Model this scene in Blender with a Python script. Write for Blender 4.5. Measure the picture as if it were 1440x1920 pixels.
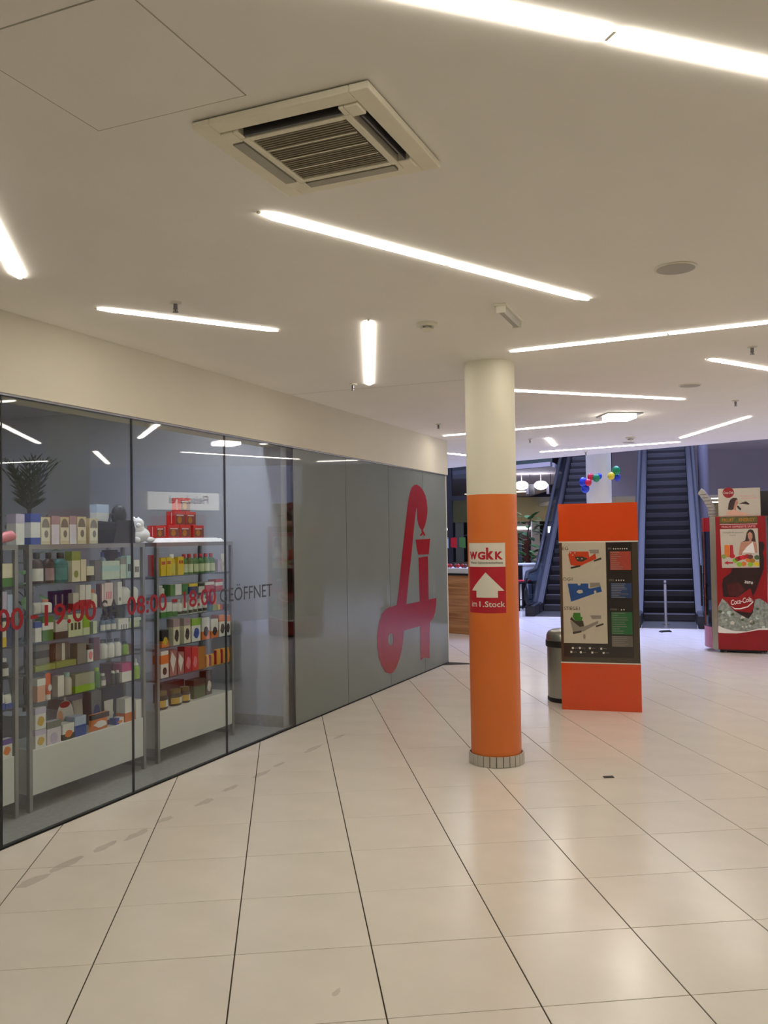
import bpy, math, random
from mathutils import Vector, Matrix
from mathutils.geometry import tessellate_polygon

for _o in list(bpy.data.objects):
    bpy.data.objects.remove(_o)
sc = bpy.context.scene
col = sc.collection
PI = math.pi
rnd = random.Random(7)

# ------------------------------------------------------------------ camera
EYE = 1.65
_p, _r = 0.0302, -0.015
_f = Vector((0, math.cos(_p), math.sin(_p)))
_x = Vector((1, 0, 0))
_u = _x.cross(_f)
_right = _x * math.cos(_r) + _u * math.sin(_r)
_up = -_x * math.sin(_r) + _u * math.cos(_r)
cam = bpy.data.cameras.new('camera')
cam.sensor_fit = 'HORIZONTAL'
cam.sensor_width = 36.0
cam.lens = 36.0 * 1648.0 / 1440.0
cam.clip_end = 200
cam_o = bpy.data.objects.new('camera', cam)
col.objects.link(cam_o)
cam_o.matrix_world = Matrix(((_right.x, _up.x, -_f.x, 0), (_right.y, _up.y, -_f.y, 0),
                             (_right.z, _up.z, -_f.z, EYE), (0, 0, 0, 1)))
sc.camera = cam_o

# ------------------------------------------------------------------ world, daylight of the atrium, exposure
world = bpy.data.worlds.new('world')
sc.world = world
world.use_nodes = True
world.node_tree.nodes['Background'].inputs[0].default_value = (0.55, 0.6, 0.8, 1)
world.node_tree.nodes['Background'].inputs[1].default_value = 0.05


def area_light(name, loc, sx, sy, power, colour, rot=(0, 0, 0)):
    d = bpy.data.lights.new(name, 'AREA')
    d.shape = 'RECTANGLE'
    d.size, d.size_y = sx, sy
    d.energy = power
    d.color = colour
    o = bpy.data.objects.new(name, d)
    col.objects.link(o)
    o.location = loc
    o.rotation_euler = rot
    return o


SKY_POWER = 1150
area_light('atrium_skylight', (5.0, 18.5, 8.6), 9, 11, SKY_POWER, (0.45, 0.52, 1.0), (0, 0, math.radians(-18)))
sc.view_settings.view_transform = 'Standard'
sc.view_settings.look = 'None'
sc.view_settings.gamma = 1.0
sc.view_settings.use_curve_mapping = False
sc.view_settings.exposure = 1.46
STRIP_W = 9.0          # emission of the ceiling light strips
STRIP_C = (1.0, 0.925, 0.82)


# ------------------------------------------------------------------ materials
def lin(c):
    if isinstance(c, str):
        c = c.lstrip('#')
        c = tuple(int(c[i:i + 2], 16) / 255 for i in (0, 2, 4))
    return tuple(((v / 12.92) if v <= 0.04045 else ((v + 0.055) / 1.055) ** 2.4) for v in c)


MATS = {}


def mat(name, colour='#808080', rough=0.5, metal=0.0, var=0.06, scale=18.0, bump=0.0, emit=None, strength=0.0,
        spec=0.5, stretch=None, coat=0.0):
    """principled material whose colour wanders a little with a noise field"""
    if name in MATS:
        return MATS[name]
    m = bpy.data.materials.new(name)
    m.use_nodes = True
    nt = m.node_tree
    b = nt.nodes['Principled BSDF']
    c = lin(colour)
    tc = nt.nodes.new('ShaderNodeTexCoord')
    mp = nt.nodes.new('ShaderNodeMapping')
    if stretch:
        mp.inputs['Scale'].default_value = stretch
    nz = nt.nodes.new('ShaderNodeTexNoise')
    nz.inputs['Scale'].default_value = scale
    nz.inputs['Detail'].default_value = 4
    nt.links.new(tc.outputs['Object'], mp.inputs[0])
    nt.links.new(mp.outputs[0], nz.inputs['Vector'])
    rp = nt.nodes.new('ShaderNodeValToRGB')
    rp.color_ramp.elements[0].position = 0.3
    rp.color_ramp.elements[1].position = 0.7
    rp.color_ramp.elements[0].color = tuple(max(0, v * (1 - var)) for v in c) + (1,)
    rp.color_ramp.elements[1].color = tuple(min(1, v * (1 + var)) for v in c) + (1,)
    nt.links.new(nz.outputs['Fac'], rp.inputs[0])
    nt.links.new(rp.outputs[0], b.inputs['Base Color'])
    b.inputs['Roughness'].default_value = rough
    b.inputs['Metallic'].default_value = metal
    b.inputs['Specular IOR Level'].default_value = spec
    b.inputs['Coat Weight'].default_value = coat
    b.inputs['Coat Roughness'].default_value = 0.06
    if bump:
        bp = nt.nodes.new('ShaderNodeBump')
        bp.inputs['Strength'].default_value = bump
        bp.inputs['Distance'].default_value = 0.004
        nt.links.new(nz.outputs['Fac'], bp.inputs['Height'])
        nt.links.new(bp.outputs[0], b.inputs['Normal'])
    if emit:
        b.inputs['Emission Color'].default_value = tuple(emit) + (1,)
        b.inputs['Emission Strength'].default_value = strength
    MATS[name] = m
    return m


def glass_mat(name, tint, refl=1.0, extra=None):
    """architectural pane: tinted see-through plus mirror by Fresnel; extra = (colour, share) of frosting"""
    m = bpy.data.materials.new(name)
    m.use_nodes = True
    nt = m.node_tree
    nt.nodes.remove(nt.nodes['Principled BSDF'])
    out = nt.nodes['Material Output']
    tr = nt.nodes.new('ShaderNodeBsdfTransparent')
    tr.inputs[0].default_value = tuple(tint) + (1,)
    base = tr
    if extra:
        c, share, rough = extra
        df = nt.nodes.new('ShaderNodeBsdfDiffuse')
        tl = nt.nodes.new('ShaderNodeBsdfTranslucent')
        nz = nt.nodes.new('ShaderNodeTexNoise')
        tc = nt.nodes.new('ShaderNodeTexCoord')
        nz.inputs['Scale'].default_value = 1.6
        nt.links.new(tc.outputs['Object'], nz.inputs['Vector'])
        rp = nt.nodes.new('ShaderNodeValToRGB')
        rp.color_ramp.elements[0].color = tuple(v * 0.93 for v in c) + (1,)
        rp.color_ramp.elements[1].color = tuple(v * 1.07 for v in c) + (1,)
        nt.links.new(nz.outputs['Fac'], rp.inputs[0])
        nt.links.new(rp.outputs[0], df.inputs[0])
        nt.links.new(rp.outputs[0], tl.inputs[0])
        m1 = nt.nodes.new('ShaderNodeMixShader')
        m1.inputs[0].default_value = 0.3
        nt.links.new(df.outputs[0], m1.inputs[1])
        nt.links.new(tl.outputs[0], m1.inputs[2])
        m2 = nt.nodes.new('ShaderNodeMixShader')
        m2.inputs[0].default_value = share
        nt.links.new(tr.outputs[0], m2.inputs[1])
        nt.links.new(m1.outputs[0], m2.inputs[2])
        base = m2
    gl = nt.nodes.new('ShaderNodeBsdfGlossy')
    gl.inputs['Roughness'].default_value = extra[2] if extra else 0.0
    fr = nt.nodes.new('ShaderNodeFresnel')
    ge = nt.nodes.new('ShaderNodeNewGeometry')
    io = nt.nodes.new('ShaderNodeMapRange')          # the same mirror strength on both faces of the pane
    io.inputs['To Min'].default_value = 1.5
    io.inputs['To Max'].default_value = 1 / 1.5
    nt.links.new(ge.outputs['Backfacing'], io.inputs['Value'])
    nt.links.new(io.outputs[0], fr.inputs[0])
    mu = nt.nodes.new('ShaderNodeMath')
    mu.operation = 'MULTIPLY'
    mu.inputs[1].default_value = refl
    nt.links.new(fr.outputs[0], mu.inputs[0])
    mx = nt.nodes.new('ShaderNodeMixShader')
    nt.links.new(mu.outputs[0], mx.inputs[0])
    nt.links.new(base.outputs[0], mx.inputs[1])
    nt.links.new(gl.outputs[0], mx.inputs[2])
    nt.links.new(mx.outputs[0], out.inputs[0])
    MATS[name] = m
    return m


def wood_mat(name, dark, light):
    m = bpy.data.materials.new(name)
    m.use_nodes = True
    nt = m.node_tree
    b = nt.nodes['Principled BSDF']
    tc = nt.nodes.new('ShaderNodeTexCoord')
    mp = nt.nodes.new('ShaderNodeMapping')
    mp.inputs['Scale'].default_value = (0.5, 0.5, 9.0)
    nz = nt.nodes.new('ShaderNodeTexNoise')
    nz.inputs['Scale'].default_value = 2.2
    nz.inputs['Detail'].default_value = 6
    nz.inputs['Distortion'].default_value = 0.8
    rp = nt.nodes.new('ShaderNodeValToRGB')
    rp.color_ramp.elements[0].position = 0.35
    rp.color_ramp.elements[1].position = 0.65
    rp.color_ramp.elements[0].color = lin(dark) + (1,)
    rp.color_ramp.elements[1].color = lin(light) + (1,)
    nt.links.new(tc.outputs['Object'], mp.inputs[0])
    nt.links.new(mp.outputs[0], nz.inputs['Vector'])
    nt.links.new(nz.outputs['Fac'], rp.inputs[0])
    nt.links.new(rp.outputs[0], b.inputs['Base Color'])
    b.inputs['Roughness'].default_value = 0.45
    MATS[name] = m
    return m


def emit_mat(name, colour, strength):
    m = bpy.data.materials.new(name)
    m.use_nodes = True
    nt = m.node_tree
    nt.nodes.remove(nt.nodes['Principled BSDF'])
    e = nt.nodes.new('ShaderNodeEmission')
    e.inputs[0].default_value = tuple(colour) + (1,)
    e.inputs[1].default_value = strength
    nt.links.new(e.outputs[0], nt.nodes['Material Output'].inputs[0])
    MATS[name] = m
    return m


mat('tile', '#e3dccf', 0.20, var=0.035, scale=3.0, spec=0.5)
mat('plinth_tile', '#bdb8ac', 0.3, var=0.05)
mat('grout', '#3a2f22', 0.9)
mat('shop_floor', '#8d8c88', 0.35, var=0.12, scale=30)
mat('ceiling_paint', '#efebe2', 0.9, var=0.015, scale=2)
mat('wall_paint', '#d0cab9', 0.85, var=0.02, scale=2)
mat('shop_wall', '#d0d1da', 0.8, var=0.03, scale=2)
mat('shop_white', '#d2d3d0', 0.6, var=0.02, scale=2)
mat('partition_paint', '#b0b2ba', 0.6, var=0.02, scale=2)
mat('purple_wall', '#b4aaa8', 0.75, var=0.05, scale=1)
mat('green_dark', '#3d4a40', 0.7, var=0.2, scale=2)
mat('beige_far', '#cfc79f', 0.8, var=0.05, scale=1)
mat('dark_shop', '#4a3f3c', 0.6, var=0.3, scale=3)
mat('orange_paint', '#dc7430', 0.42, var=0.03, scale=3)
mat('pillar_white', '#ded9c4', 0.5, var=0.02, scale=3)
mat('board_orange', '#dd4d1c', 0.12, var=0.02, scale=3, coat=0.4)
mat('board_dark', '#4a4136', 0.14, var=0.04, coat=0.4)
mat('board_black', '#2f2b29', 0.14, var=0.04, coat=0.4)
mat('board_sheet', '#c8bfab', 0.14, var=0.02, coat=0.4)
mat('steel', '#a9a79e', 0.28, 1.0, var=0.08, scale=6, stretch=(40, 40, 1))
mat('steel_dark', '#77767a', 0.35, 1.0, var=0.1, scale=8)
mat('alu', '#9b9c9c', 0.38, 0.85, var=0.04)
mat('rubber', '#0b0b0b', 0.8, var=0.1)
mat('black_plastic', '#121112', 0.5, var=0.1)
mat('step_metal', '#2a2624', 0.6, 0.0, var=0.12, scale=30)
mat('step_trim', '#474341', 0.5, 0.2)
mat('deck_metal', '#3d3a38', 0.5, 0.4, var=0.06)
mat('post_metal', '#c2c0c2', 0.35, 0.5)
mat('gasket', '#22252a', 0.5)
mat('white_plastic', '#dcd7c4', 0.45, var=0.02)
mat('grey_plastic', '#a9a595', 0.5, var=0.03)
mat('ac_cream', '#ece6cf', 0.5, var=0.02)
mat('ac_grille', '#8d8570', 0.6, var=0.05)
mat('ac_dark', '#2c2a2c', 0.6)
mat('vinyl_red', '#8c0c14', 0.25, var=0.03, scale=3)
mat('vinyl_dark', '#3d4043', 0.4)
mat('sign_white', '#ded9c9', 0.4, var=0.01)
mat('sign_red', '#b81f2e', 0.4, var=0.03)
mat('coke_red', '#930f18', 0.3, var=0.05, scale=4)
mat('white_ink', '#e8e2d8', 0.4, var=0.01)
mat('grey_ink', '#8c8478', 0.5)
mat('skin_ink', '#b98468', 0.5, var=0.08, scale=30)
mat('hair_ink', '#3a2620', 0.5, var=0.15, scale=40)
mat('leaf', '#40692f', 0.45, var=0.3, scale=8)
mat('leaf_palm', '#2f3d2a', 0.5, var=0.3, scale=8)
mat('soil', '#3a2b20', 0.9)
mat('pot', '#8a8d92', 0.5)
mat('snow', '#f1f1f6', 0.8, bump=0.4, scale=60)
mat('scuff', '#8a8272', 0.6)
glass_mat('clear_glass', (0.94, 0.965, 0.955), 0.95)
glass_mat('shelf_glass', (0.78, 0.86, 0.82), 1.0)
glass_mat('smoke_glass', (0.35, 0.37, 0.42), 1.0)
glass_mat('rail_glass', (0.5, 0.56, 0.62), 0.5)
glass_mat('frosted_glass', (0.6, 0.62, 0.6), 0.75, ((0.34, 0.37, 0.35), 0.86, 0.03))
glass_mat('scuff_film', (1, 1, 1), 0.0, ((0.20, 0.18, 0.15), 0.07, 0.4))
wood_mat('counter_wood', '#a06a3c', '#cc9866')
emit_mat('strip_light', STRIP_C, STRIP_W)
emit_mat('far_strip', (1.0, 0.88, 0.62), 4.0)
emit_mat('cool_lamp', (0.86, 0.84, 1.0), 5.0)
emit_mat('shop_lamp', (0.74, 0.81, 1.0), 2.4)
emit_mat('window_glow', (0.86, 0.89, 1.0), 30.0)
emit_mat('sign_light', (1.0, 0.94, 0.86), 1.0)

COL = dict(amber='#3d1f20', aqua='#a9cdca', beige='#cbbf9f', black='#1c1a1c', blue='#2a49a0', brown='#3a2622',
           brownr='#6b3a35', coral='#dd6b45', cream='#dcd6be', crimson='#a3152d', dark='#33352f', dkgold='#6e5a26',
           dkgreen='#1f3d2a', dkjar='#2a1d12', gold='#c9a63f', green='#3f7a2d', green2='#4d7d45', grey='#85857f',
           greyb='#8b8b95', greyg='#a2a793', greyw='#c6c6c0', indigo='#3c3a7c', lilac='#bdb4cf', lilacw='#d3cdd8',
           lime='#8ab52c', magenta='#b52a78', maroon='#5c1c2a', mauve='#a48a92', mint='#c4d4c5', moss='#4d5f3c',
           navy='#22315c', ochre='#a9701f', olive='#8d9a52', orange='#d9762b', paleblue='#b3c3dd', paleg='#c8d4ae',
           peach='#e58a6d', peachw='#d8a68c', pinkb='#9c6a66', pinkw='#d9c8c4', purple='#6f2a66', red='#b8232e',
           redb='#cf2a2c', slate='#5f7793', taupe='#6d6869', taupe2='#7b746e', teal='#2f6f78', teal2='#4a8f92',
           violet='#5d3b94', white='#dcdcd8', yellow='#dcc022', yellowg='#cfca4c', yellowo='#d9a02c', pale='#cfc8b8',
           pink='#d97a86')


def pmat(c):
    return mat('print_' + c, COL[c], 0.42, var=0.05, scale=30)


# ------------------------------------------------------------------ mesh helpers
class MB:
    """collects simple shapes and links them as ONE mesh object"""

    def __init__(self):
        self.v, self.f = [], []

    def box(self, x0, x1, y0, y1, z0, z1):
        n = len(self.v)
        self.v += [(x0, y0, z0), (x1, y0, z0), (x1, y1, z0), (x0, y1, z0), (x0, y0, z1), (x1, y0, z1), (x1, y1, z1), (x0, y1, z1)]
        self.f += [(n, n + 3, n + 2, n + 1), (n + 4, n + 5, n + 6, n + 7), (n, n + 1, n + 5, n + 4), (n + 1, n + 2, n + 6, n + 5),
                   (n + 2, n + 3, n + 7, n + 6), (n + 3, n, n + 4, n + 7)]
        return self

    def prism(self, loops, a, b, ax='z'):
        """polygon (first loop) with holes (other loops) extruded along ax from a to b"""
        if not isinstance(loops[0][0], (tuple, list)):
            loops = [loops]
        put = {'z': lambda p, h: (p[0], p[1], h), 'y': lambda p, h: (p[0], h, p[1]), 'x': lambda p, h: (h, p[0], p[1])}[ax]
        n = len(self.v)
        flat = [p for lp in loops for p in lp]
        m = len(flat)
        self.v += [put(p, a) for p in flat] + [put(p, b) for p in flat]
        tris = tessellate_polygon([[Vector((p[0], p[1], 0)) for p in lp] for lp in loops])
        for t in tris:
            self.f.append((n + t[0], n + t[1], n + t[2]))
            self.f.append((n + m + t[2], n + m + t[1], n + m + t[0]))
        k = 0
        for lp in loops:
            for i in range(len(lp)):
                j = (i + 1) % len(lp)
                self.f.append((n + k + i, n + k + j, n + m + k + j, n + m + k + i))
            k += len(lp)
        return self

    def lathe(self, prof, n=20, cx=0, cy=0, sx=1.0, sy=1.0, a0=0, a1=2 * PI):
        k = len(self.v)
        full = abs(a1 - a0 - 2 * PI) < 1e-6
        cnt = n if full else n + 1
        for (r, z) in prof:
            for i in range(cnt):
                a = a0 + (a1 - a0) * i / n
                self.v.append((cx + r * sx * math.cos(a), cy + r * sy * math.sin(a), z))
        for j in range(len(prof) - 1):
            for i in range(n):
                i2 = (i + 1) % cnt
                self.f.append((k + j * cnt + i, k + j * cnt + i2, k + (j + 1) * cnt + i2, k + (j + 1) * cnt + i))
        if full:
            if prof[0][0] > 1e-5:
                self.f.append(tuple(k + i for i in reversed(range(n))))
            if prof[-1][0] > 1e-5:
                self.f.append(tuple(k + (len(prof) - 1) * n + i for i in range(n)))
        return self

    def tube(self, path, r, n=8):
        k = len(self.v)
        path = [Vector(p) for p in path]
        rr = r if isinstance(r, (list, tuple)) else [r] * len(path)
        for i, p in enumerate(path):
            d = (path[min(i + 1, len(path) - 1)] - path[max(i - 1, 0)]).normalized()
            a = d.cross(Vector((0, 0, 1)))
            if a.length < 1e-3:
                a = d.cross(Vector((1, 0, 0)))
            a.normalize()
            b = d.cross(a)
            for j in range(n):
                t = 2 * PI * j / n
                self.v.append(tuple(p + (a * math.cos(t) + b * math.sin(t)) * rr[i]))
        for i in range(len(path) - 1):
            for j in range(n):
                j2 = (j + 1) % n
                self.f.append((k + i * n + j, k + i * n + j2, k + (i + 1) * n + j2, k + (i + 1) * n + j))
        self.f.append(tuple(k + j for j in reversed(range(n))))
        self.f.append(tuple(k + (len(path) - 1) * n + j for j in range(n)))
        return self

    def ball(self, c, rx, ry=None, rz=None, n=14, m=9):
        ry = ry or rx
        rz = rz or rx
        k = len(self.v)
        self.v.append((c[0], c[1], c[2] - rz))
        for j in range(1, m):
            t = -PI / 2 + PI * j / m
            for i in range(n):
                a = 2 * PI * i / n
                self.v.append((c[0] + rx * math.cos(t) * math.cos(a), c[1] + ry * math.cos(t) * math.sin(a), c[2] + rz * math.sin(t)))
        self.v.append((c[0], c[1], c[2] + rz))
        top = len(self.v) - 1
        for i in range(n):
            i2 = (i + 1) % n
            self.f.append((k, k + 1 + i2, k + 1 + i))
            for j in range(m - 2):
                self.f.append((k + 1 + j * n + i, k + 1 + j * n + i2, k + 1 + (j + 1) * n + i2, k + 1 + (j + 1) * n + i))
            self.f.append((k + 1 + (m - 2) * n + i, k + 1 + (m - 2) * n + i2, top))
        return self

    def quad(self, a, b, c, d):
        n = len(self.v)
        self.v += [a, b, c, d]
        self.f.append((n, n + 1, n + 2, n + 3))
        return self

    def move(self, dx, dy, dz):
        self.v = [(a + dx, b + dy, c + dz) for a, b, c in self.v]
        return self

    def mesh(self, name, m, smooth=False):
        me = bpy.data.meshes.new(name)
        me.from_pydata(self.v, [], self.f)
        me.materials.append(MATS[m] if isinstance(m, str) else m)
        if smooth:
            for p in me.polygons:
                p.use_smooth = True
            try:
                me.set_sharp_from_angle(angle=math.radians(40))
            except Exception:
                pass
        me.update()
        return me

    def build(self, name, m, parent=None, smooth=False, bevel=0.0, loc=None, rotz=0.0, label=None):
        o = bpy.data.objects.new(name, self.mesh(name, m, smooth))
        col.objects.link(o)
        if parent:
            o.parent = parent
        if loc:
            o.location = loc
        o.rotation_euler = (0, 0, rotz)
        if bevel:
            bv = o.modifiers.new('bevel', 'BEVEL')
            bv.width = bevel
            bv.segments = 2
            bv.limit_method = 'ANGLE'
        if label:
            o['label'] = label
        return o


def thing(name, label, cat, loc=(0, 0, 0), rotz=0.0, group=None):
    o = bpy.data.objects.new(name, None)
    col.objects.link(o)
    o.location = loc
    o.rotation_euler = (0, 0, rotz)
    o.empty_display_size = 0.1
    return tag(o, label, cat, group)


def tag(o, label, cat, group=None):
    assert 4 <= len(label.split()) <= 16, label
    o['label'] = label
    o['category'] = cat
    if group:
        o['group'] = group
    return o


def struct(o, label=None):
    o['kind'] = 'structure'
    if label:
        o['label'] = label
    return o


def text_mb(body, x0, z0, x1, z1, y, thick=0.001, bold=0.0, shear=0.0, spacing=1.0):
    """flat lettering fitted into a box of the x-z plane, facing -y"""
    cu = bpy.data.curves.new('lettering', 'FONT')
    cu.body = body
    cu.offset = bold
    cu.shear = shear
    cu.space_character = spacing
    cu.resolution_u = 3
    o = bpy.data.objects.new('lettering', cu)
    col.objects.link(o)
    bpy.context.view_layer.update()
    me = bpy.data.meshes.new_from_object(o.evaluated_get(bpy.context.evaluated_depsgraph_get()))
    vs = [v.co.copy() for v in me.vertices]
    fs = [tuple(p.vertices) for p in me.polygons]
    bpy.data.objects.remove(o)
    bpy.data.meshes.remove(me)
    bpy.data.curves.remove(cu)
    mb = MB()
    if not vs:
        return mb
    ax, bx = min(v.x for v in vs), max(v.x for v in vs)
    ay, by = min(v.y for v in vs), max(v.y for v in vs)
    for v in vs:
        mb.v.append((x0 + (v.x - ax) / max(bx - ax, 1e-6) * (x1 - x0), y, z0 + (v.y - ay) / max(by - ay, 1e-6) * (z1 - z0)))
    mb.f = list(fs)
    return mb


def join_mb(*mbs):
    r = MB()
    for m in mbs:
        n = len(r.v)
        r.v += m.v
        r.f += [tuple(i + n for i in f) for f in m.f]
    return r


def ell(cx, cz, rx, rz, n=20, a=0.0):
    return [(cx + rx * math.cos(2 * PI * i / n) * math.cos(a) - rz * math.sin(2 * PI * i / n) * math.sin(a),
             cz + rx * math.cos(2 * PI * i / n) * math.sin(a) + rz * math.sin(2 * PI * i / n) * math.cos(a)) for i in range(n)]


# frame of the shop front: s runs along the glass, d into the shop, z up
W0 = Vector((-2.099, 4.821, 0))
WS = Vector((0.3912, 0.9203, 0))
WD = Vector((-0.9203, 0.3912, 0))
WROT = math.atan2(0.9203, 0.3912)
WEND = 7.48


def wp(s, d, z=0.0):
    p = W0 + WS * s + WD * d
    return (p.x, p.y, z)


CEIL = 2.94

# ------------------------------------------------------------------ floor: grout bed and single tiles
TILE, TYAW, TOX, TOY = 0.5478, 0.11344, -1.6489, 2.8888
TA = Vector((math.cos(TYAW), math.sin(TYAW), 0))
TB = Vector((-math.sin(TYAW), math.cos(TYAW), 0))
floor = MB().box(-9, 26, -5, 42, -0.2, -0.004).build('floor', 'grout')
struct(floor, 'cream polished floor tiles with dark joints')


def clip(poly, fn):
    r = []
    for i in range(len(poly)):
        a, b = poly[i], poly[(i + 1) % len(poly)]
        fa, fb = fn(a), fn(b)
        if fa >= 0:
            r.append(a)
        if (fa >= 0) != (fb >= 0):
            t = fa / (fa - fb)
            r.append((a[0] + (b[0] - a[0]) * t, a[1] + (b[1] - a[1]) * t))
    return r


def out_of_wall(p):
    return -((p[0] - W0.x) * WD.x + (p[1] - W0.y) * WD.y) - 0.02


def end_of_wall(p):
    return ((p[0] - W0.x) * WS.x + (p[1] - W0.y) * WS.y) - WEND - 0.02


ga, gb = 0.0028, 0.0018
q0, q1, r0, r1 = ga, TILE - ga, gb, TILE - gb


def slab(poly, mb, z0=-0.004, z1=0.0, ch=0.0012):
    """a tile: bottom outline, top outline with a tiny chamfer"""
    n, k = len(poly), len(mb.v)
    cx = sum(p[0] for p in poly) / n
    cy = sum(p[1] for p in poly) / n
    ins = []
    for p in poly:
        d = math.hypot(p[0] - cx, p[1] - cy)
        ins.append((p[0] - (p[0] - cx) / d * ch, p[1] - (p[1] - cy) / d * ch))
    mb.v += [(p[0], p[1], z0) for p in poly] + [(p[0], p[1], z1 - ch * 0.5) for p in poly] + [(p[0], p[1], z1) for p in ins]
    mb.f.append(tuple(k + 2 * n + i for i in range(n)))
    for i in range(n):
        j = (i + 1) % n
        mb.f.append((k + i, k + j, k + n + j, k + n + i))
        mb.f.append((k + n + i, k + n + j, k + 2 * n + j, k + 2 * n + i))


full_mb = MB()
slab([(q0, r0), (q1, r0), (q1, r1), (q0, r1)], full_mb)
tile_mesh = full_mb.mesh('tile', 'tile')
near, far = [], []
for i in range(-22, 50):
    for j in range(-16, 74):
        o3 = Vector((TOX, TOY, 0)) + TA * (TILE * i) + TB * (TILE * j)
        quad = [(q0, r0), (q1, r0), (q1, r1), (q0, r1)]
        wq = [(o3.x + TA.x * a + TB.x * b, o3.y + TA.y * a + TB.y * b) for a, b in quad]
        cx, cy = sum(p[0] for p in wq) / 4, sum(p[1] for p in wq) / 4
        if not (-8.5 < cx < 25 and -4.5 < cy < 41):
            continue
        whole = True
        if end_of_wall((cx, cy)) < 0:
            if all(out_of_wall(p) <= 0 for p in wq):
                continue
            if any(out_of_wall(p) < 0 for p in wq):
                whole = False
                wq = clip(wq, out_of_wall)
        elif any(out_of_wall(p) < 0 for p in wq) and any(end_of_wall(p) < 0 for p in wq):
            whole = False
            wq = clip(wq, end_of_wall)
        if len(wq) < 3:
            continue
        dist = math.hypot(cx, cy)
        seen = cy > 2.2 and abs(cx / cy - 0.0) < 0.52
        (near if seen else far).append((dist, i, j, o3, wq, whole))
near.sort(key=lambda t: t[0])
far += near[290:]
near = near[:290]
for dist, i, j, o3, wq, whole in near:
    if whole:
        o = bpy.data.objects.new('tile', tile_mesh)
        o.rotation_euler = (0, 0, TYAW)
        o.location = (o3.x, o3.y, rnd.uniform(-0.0003, 0.0))
    else:
        mb = MB()
        cx, cy = sum(p[0] for p in wq) / len(wq), sum(p[1] for p in wq) / len(wq)
        slab([(p[0] - cx, p[1] - cy) for p in wq], mb)
        o = bpy.data.objects.new('tile', mb.mesh('tile', 'tile'))
        o.location = (cx, cy, 0)
    col.objects.link(o)
    o.parent = floor
mb = MB()
for dist, i, j, o3, wq, whole in far:
    slab(wq, mb)
ft = mb.build('far_tiles', 'tile', floor)
ft['kind'] = 'stuff'
# scuffs of a trolley wheel along the shop front
for (x, y, a, b) in ((-1.75, 4.35, .10, .035), (-1.66, 4.58, .12, .03), (-1.55, 4.82, .09, .03), (-1.42, 5.02, .10, .03),
                     (-1.33, 5.28, .07, .025), (-1.16, 5.62, .09, .03), (-1.05, 5.92, .09, .025), (-0.90, 6.25, .12, .03),
                     (-0.80, 6.52, .08, .02), (-0.58, 7.0, .14, .03), (-0.40, 7.4, .10, .02), (-0.2, 3.25, .03, .012)):
    pts = []
    for k in range(14):
        t = 2 * PI * k / 14
        e = 1 + rnd.uniform(-0.25, 0.25)
        u, w = a * e * math.cos(t), b * e * math.sin(t)
        pts.append((u * WS.x + w * WD.x, u * WS.y + w * WD.y))
    m_ = MB().prism(pts, 0.0003, 0.0008)
    m_.build('scuff_mark', 'scuff_film', floor, loc=(x, y, 0))

# ------------------------------------------------------------------ ceiling
ceil_poly = [(-9, -5), (8.2, -5), (8.2, 9.03), (5.295, 12.053), (4.63, 12.70), (3.896, 13.38), (2.868, 14.44), (2.266, 15.0), (1.224, 16.3), (-2.2, 20), (-9, 20)]
ceiling = struct(MB().prism(ceil_poly, CEIL, CEIL + 0.45).build('ceiling', 'ceiling_paint'), 'plain off-white hall ceiling')
# access hatch and board joint of the ceiling
hw = MB()
hw.box(0, 0.53, 0, 0.53, CEIL - 0.0015, CEIL)
hatch = hw.build('access_panel', 'ceiling_paint', ceiling, loc=(-0.874, 2.711, 0), rotz=math.atan2(2.507 - 2.711, -0.386 + 0.874) - PI / 2 + PI / 2)
hatch.location = (-0.874 - 0.203 * 0, 2.711, 0)
hatch.rotation_euler = (0, 0, math.atan2(-0.204, 0.488))
for me_v in hatch.data.vertices:
    me_v.co.y -= 0.53
fr = MB()
fr.box(-0.004, 0.534, 0.0, 0.004, CEIL - 0.001, CEIL).box(-0.004, 0.534, -0.534, -0.53, CEIL - 0.001, CEIL)
fr.box(-0.004, 0.0, -0.53, 0.0, CEIL - 0.001, CEIL).box(0.53, 0.534, -0.53, 0.0, CEIL - 0.001, CEIL)
fo = fr.build('panel_joint', 'grey_plastic', ceiling, loc=(-0.874, 2.711, 0))
fo.rotation_euler = hatch.rotation_euler
a_, b_ = Vector((-0.938, 7.82, 0)), Vector((0.671, 7.162, 0))
jl = MB().box(0, (b_ - a_).length, -0.002, 0.002, CEIL - 0.001, CEIL).build('board_joint', 'grey_plastic', ceiling, loc=a_, rotz=math.atan2((b_ - a_).y, (b_ - a_).x))

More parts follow.
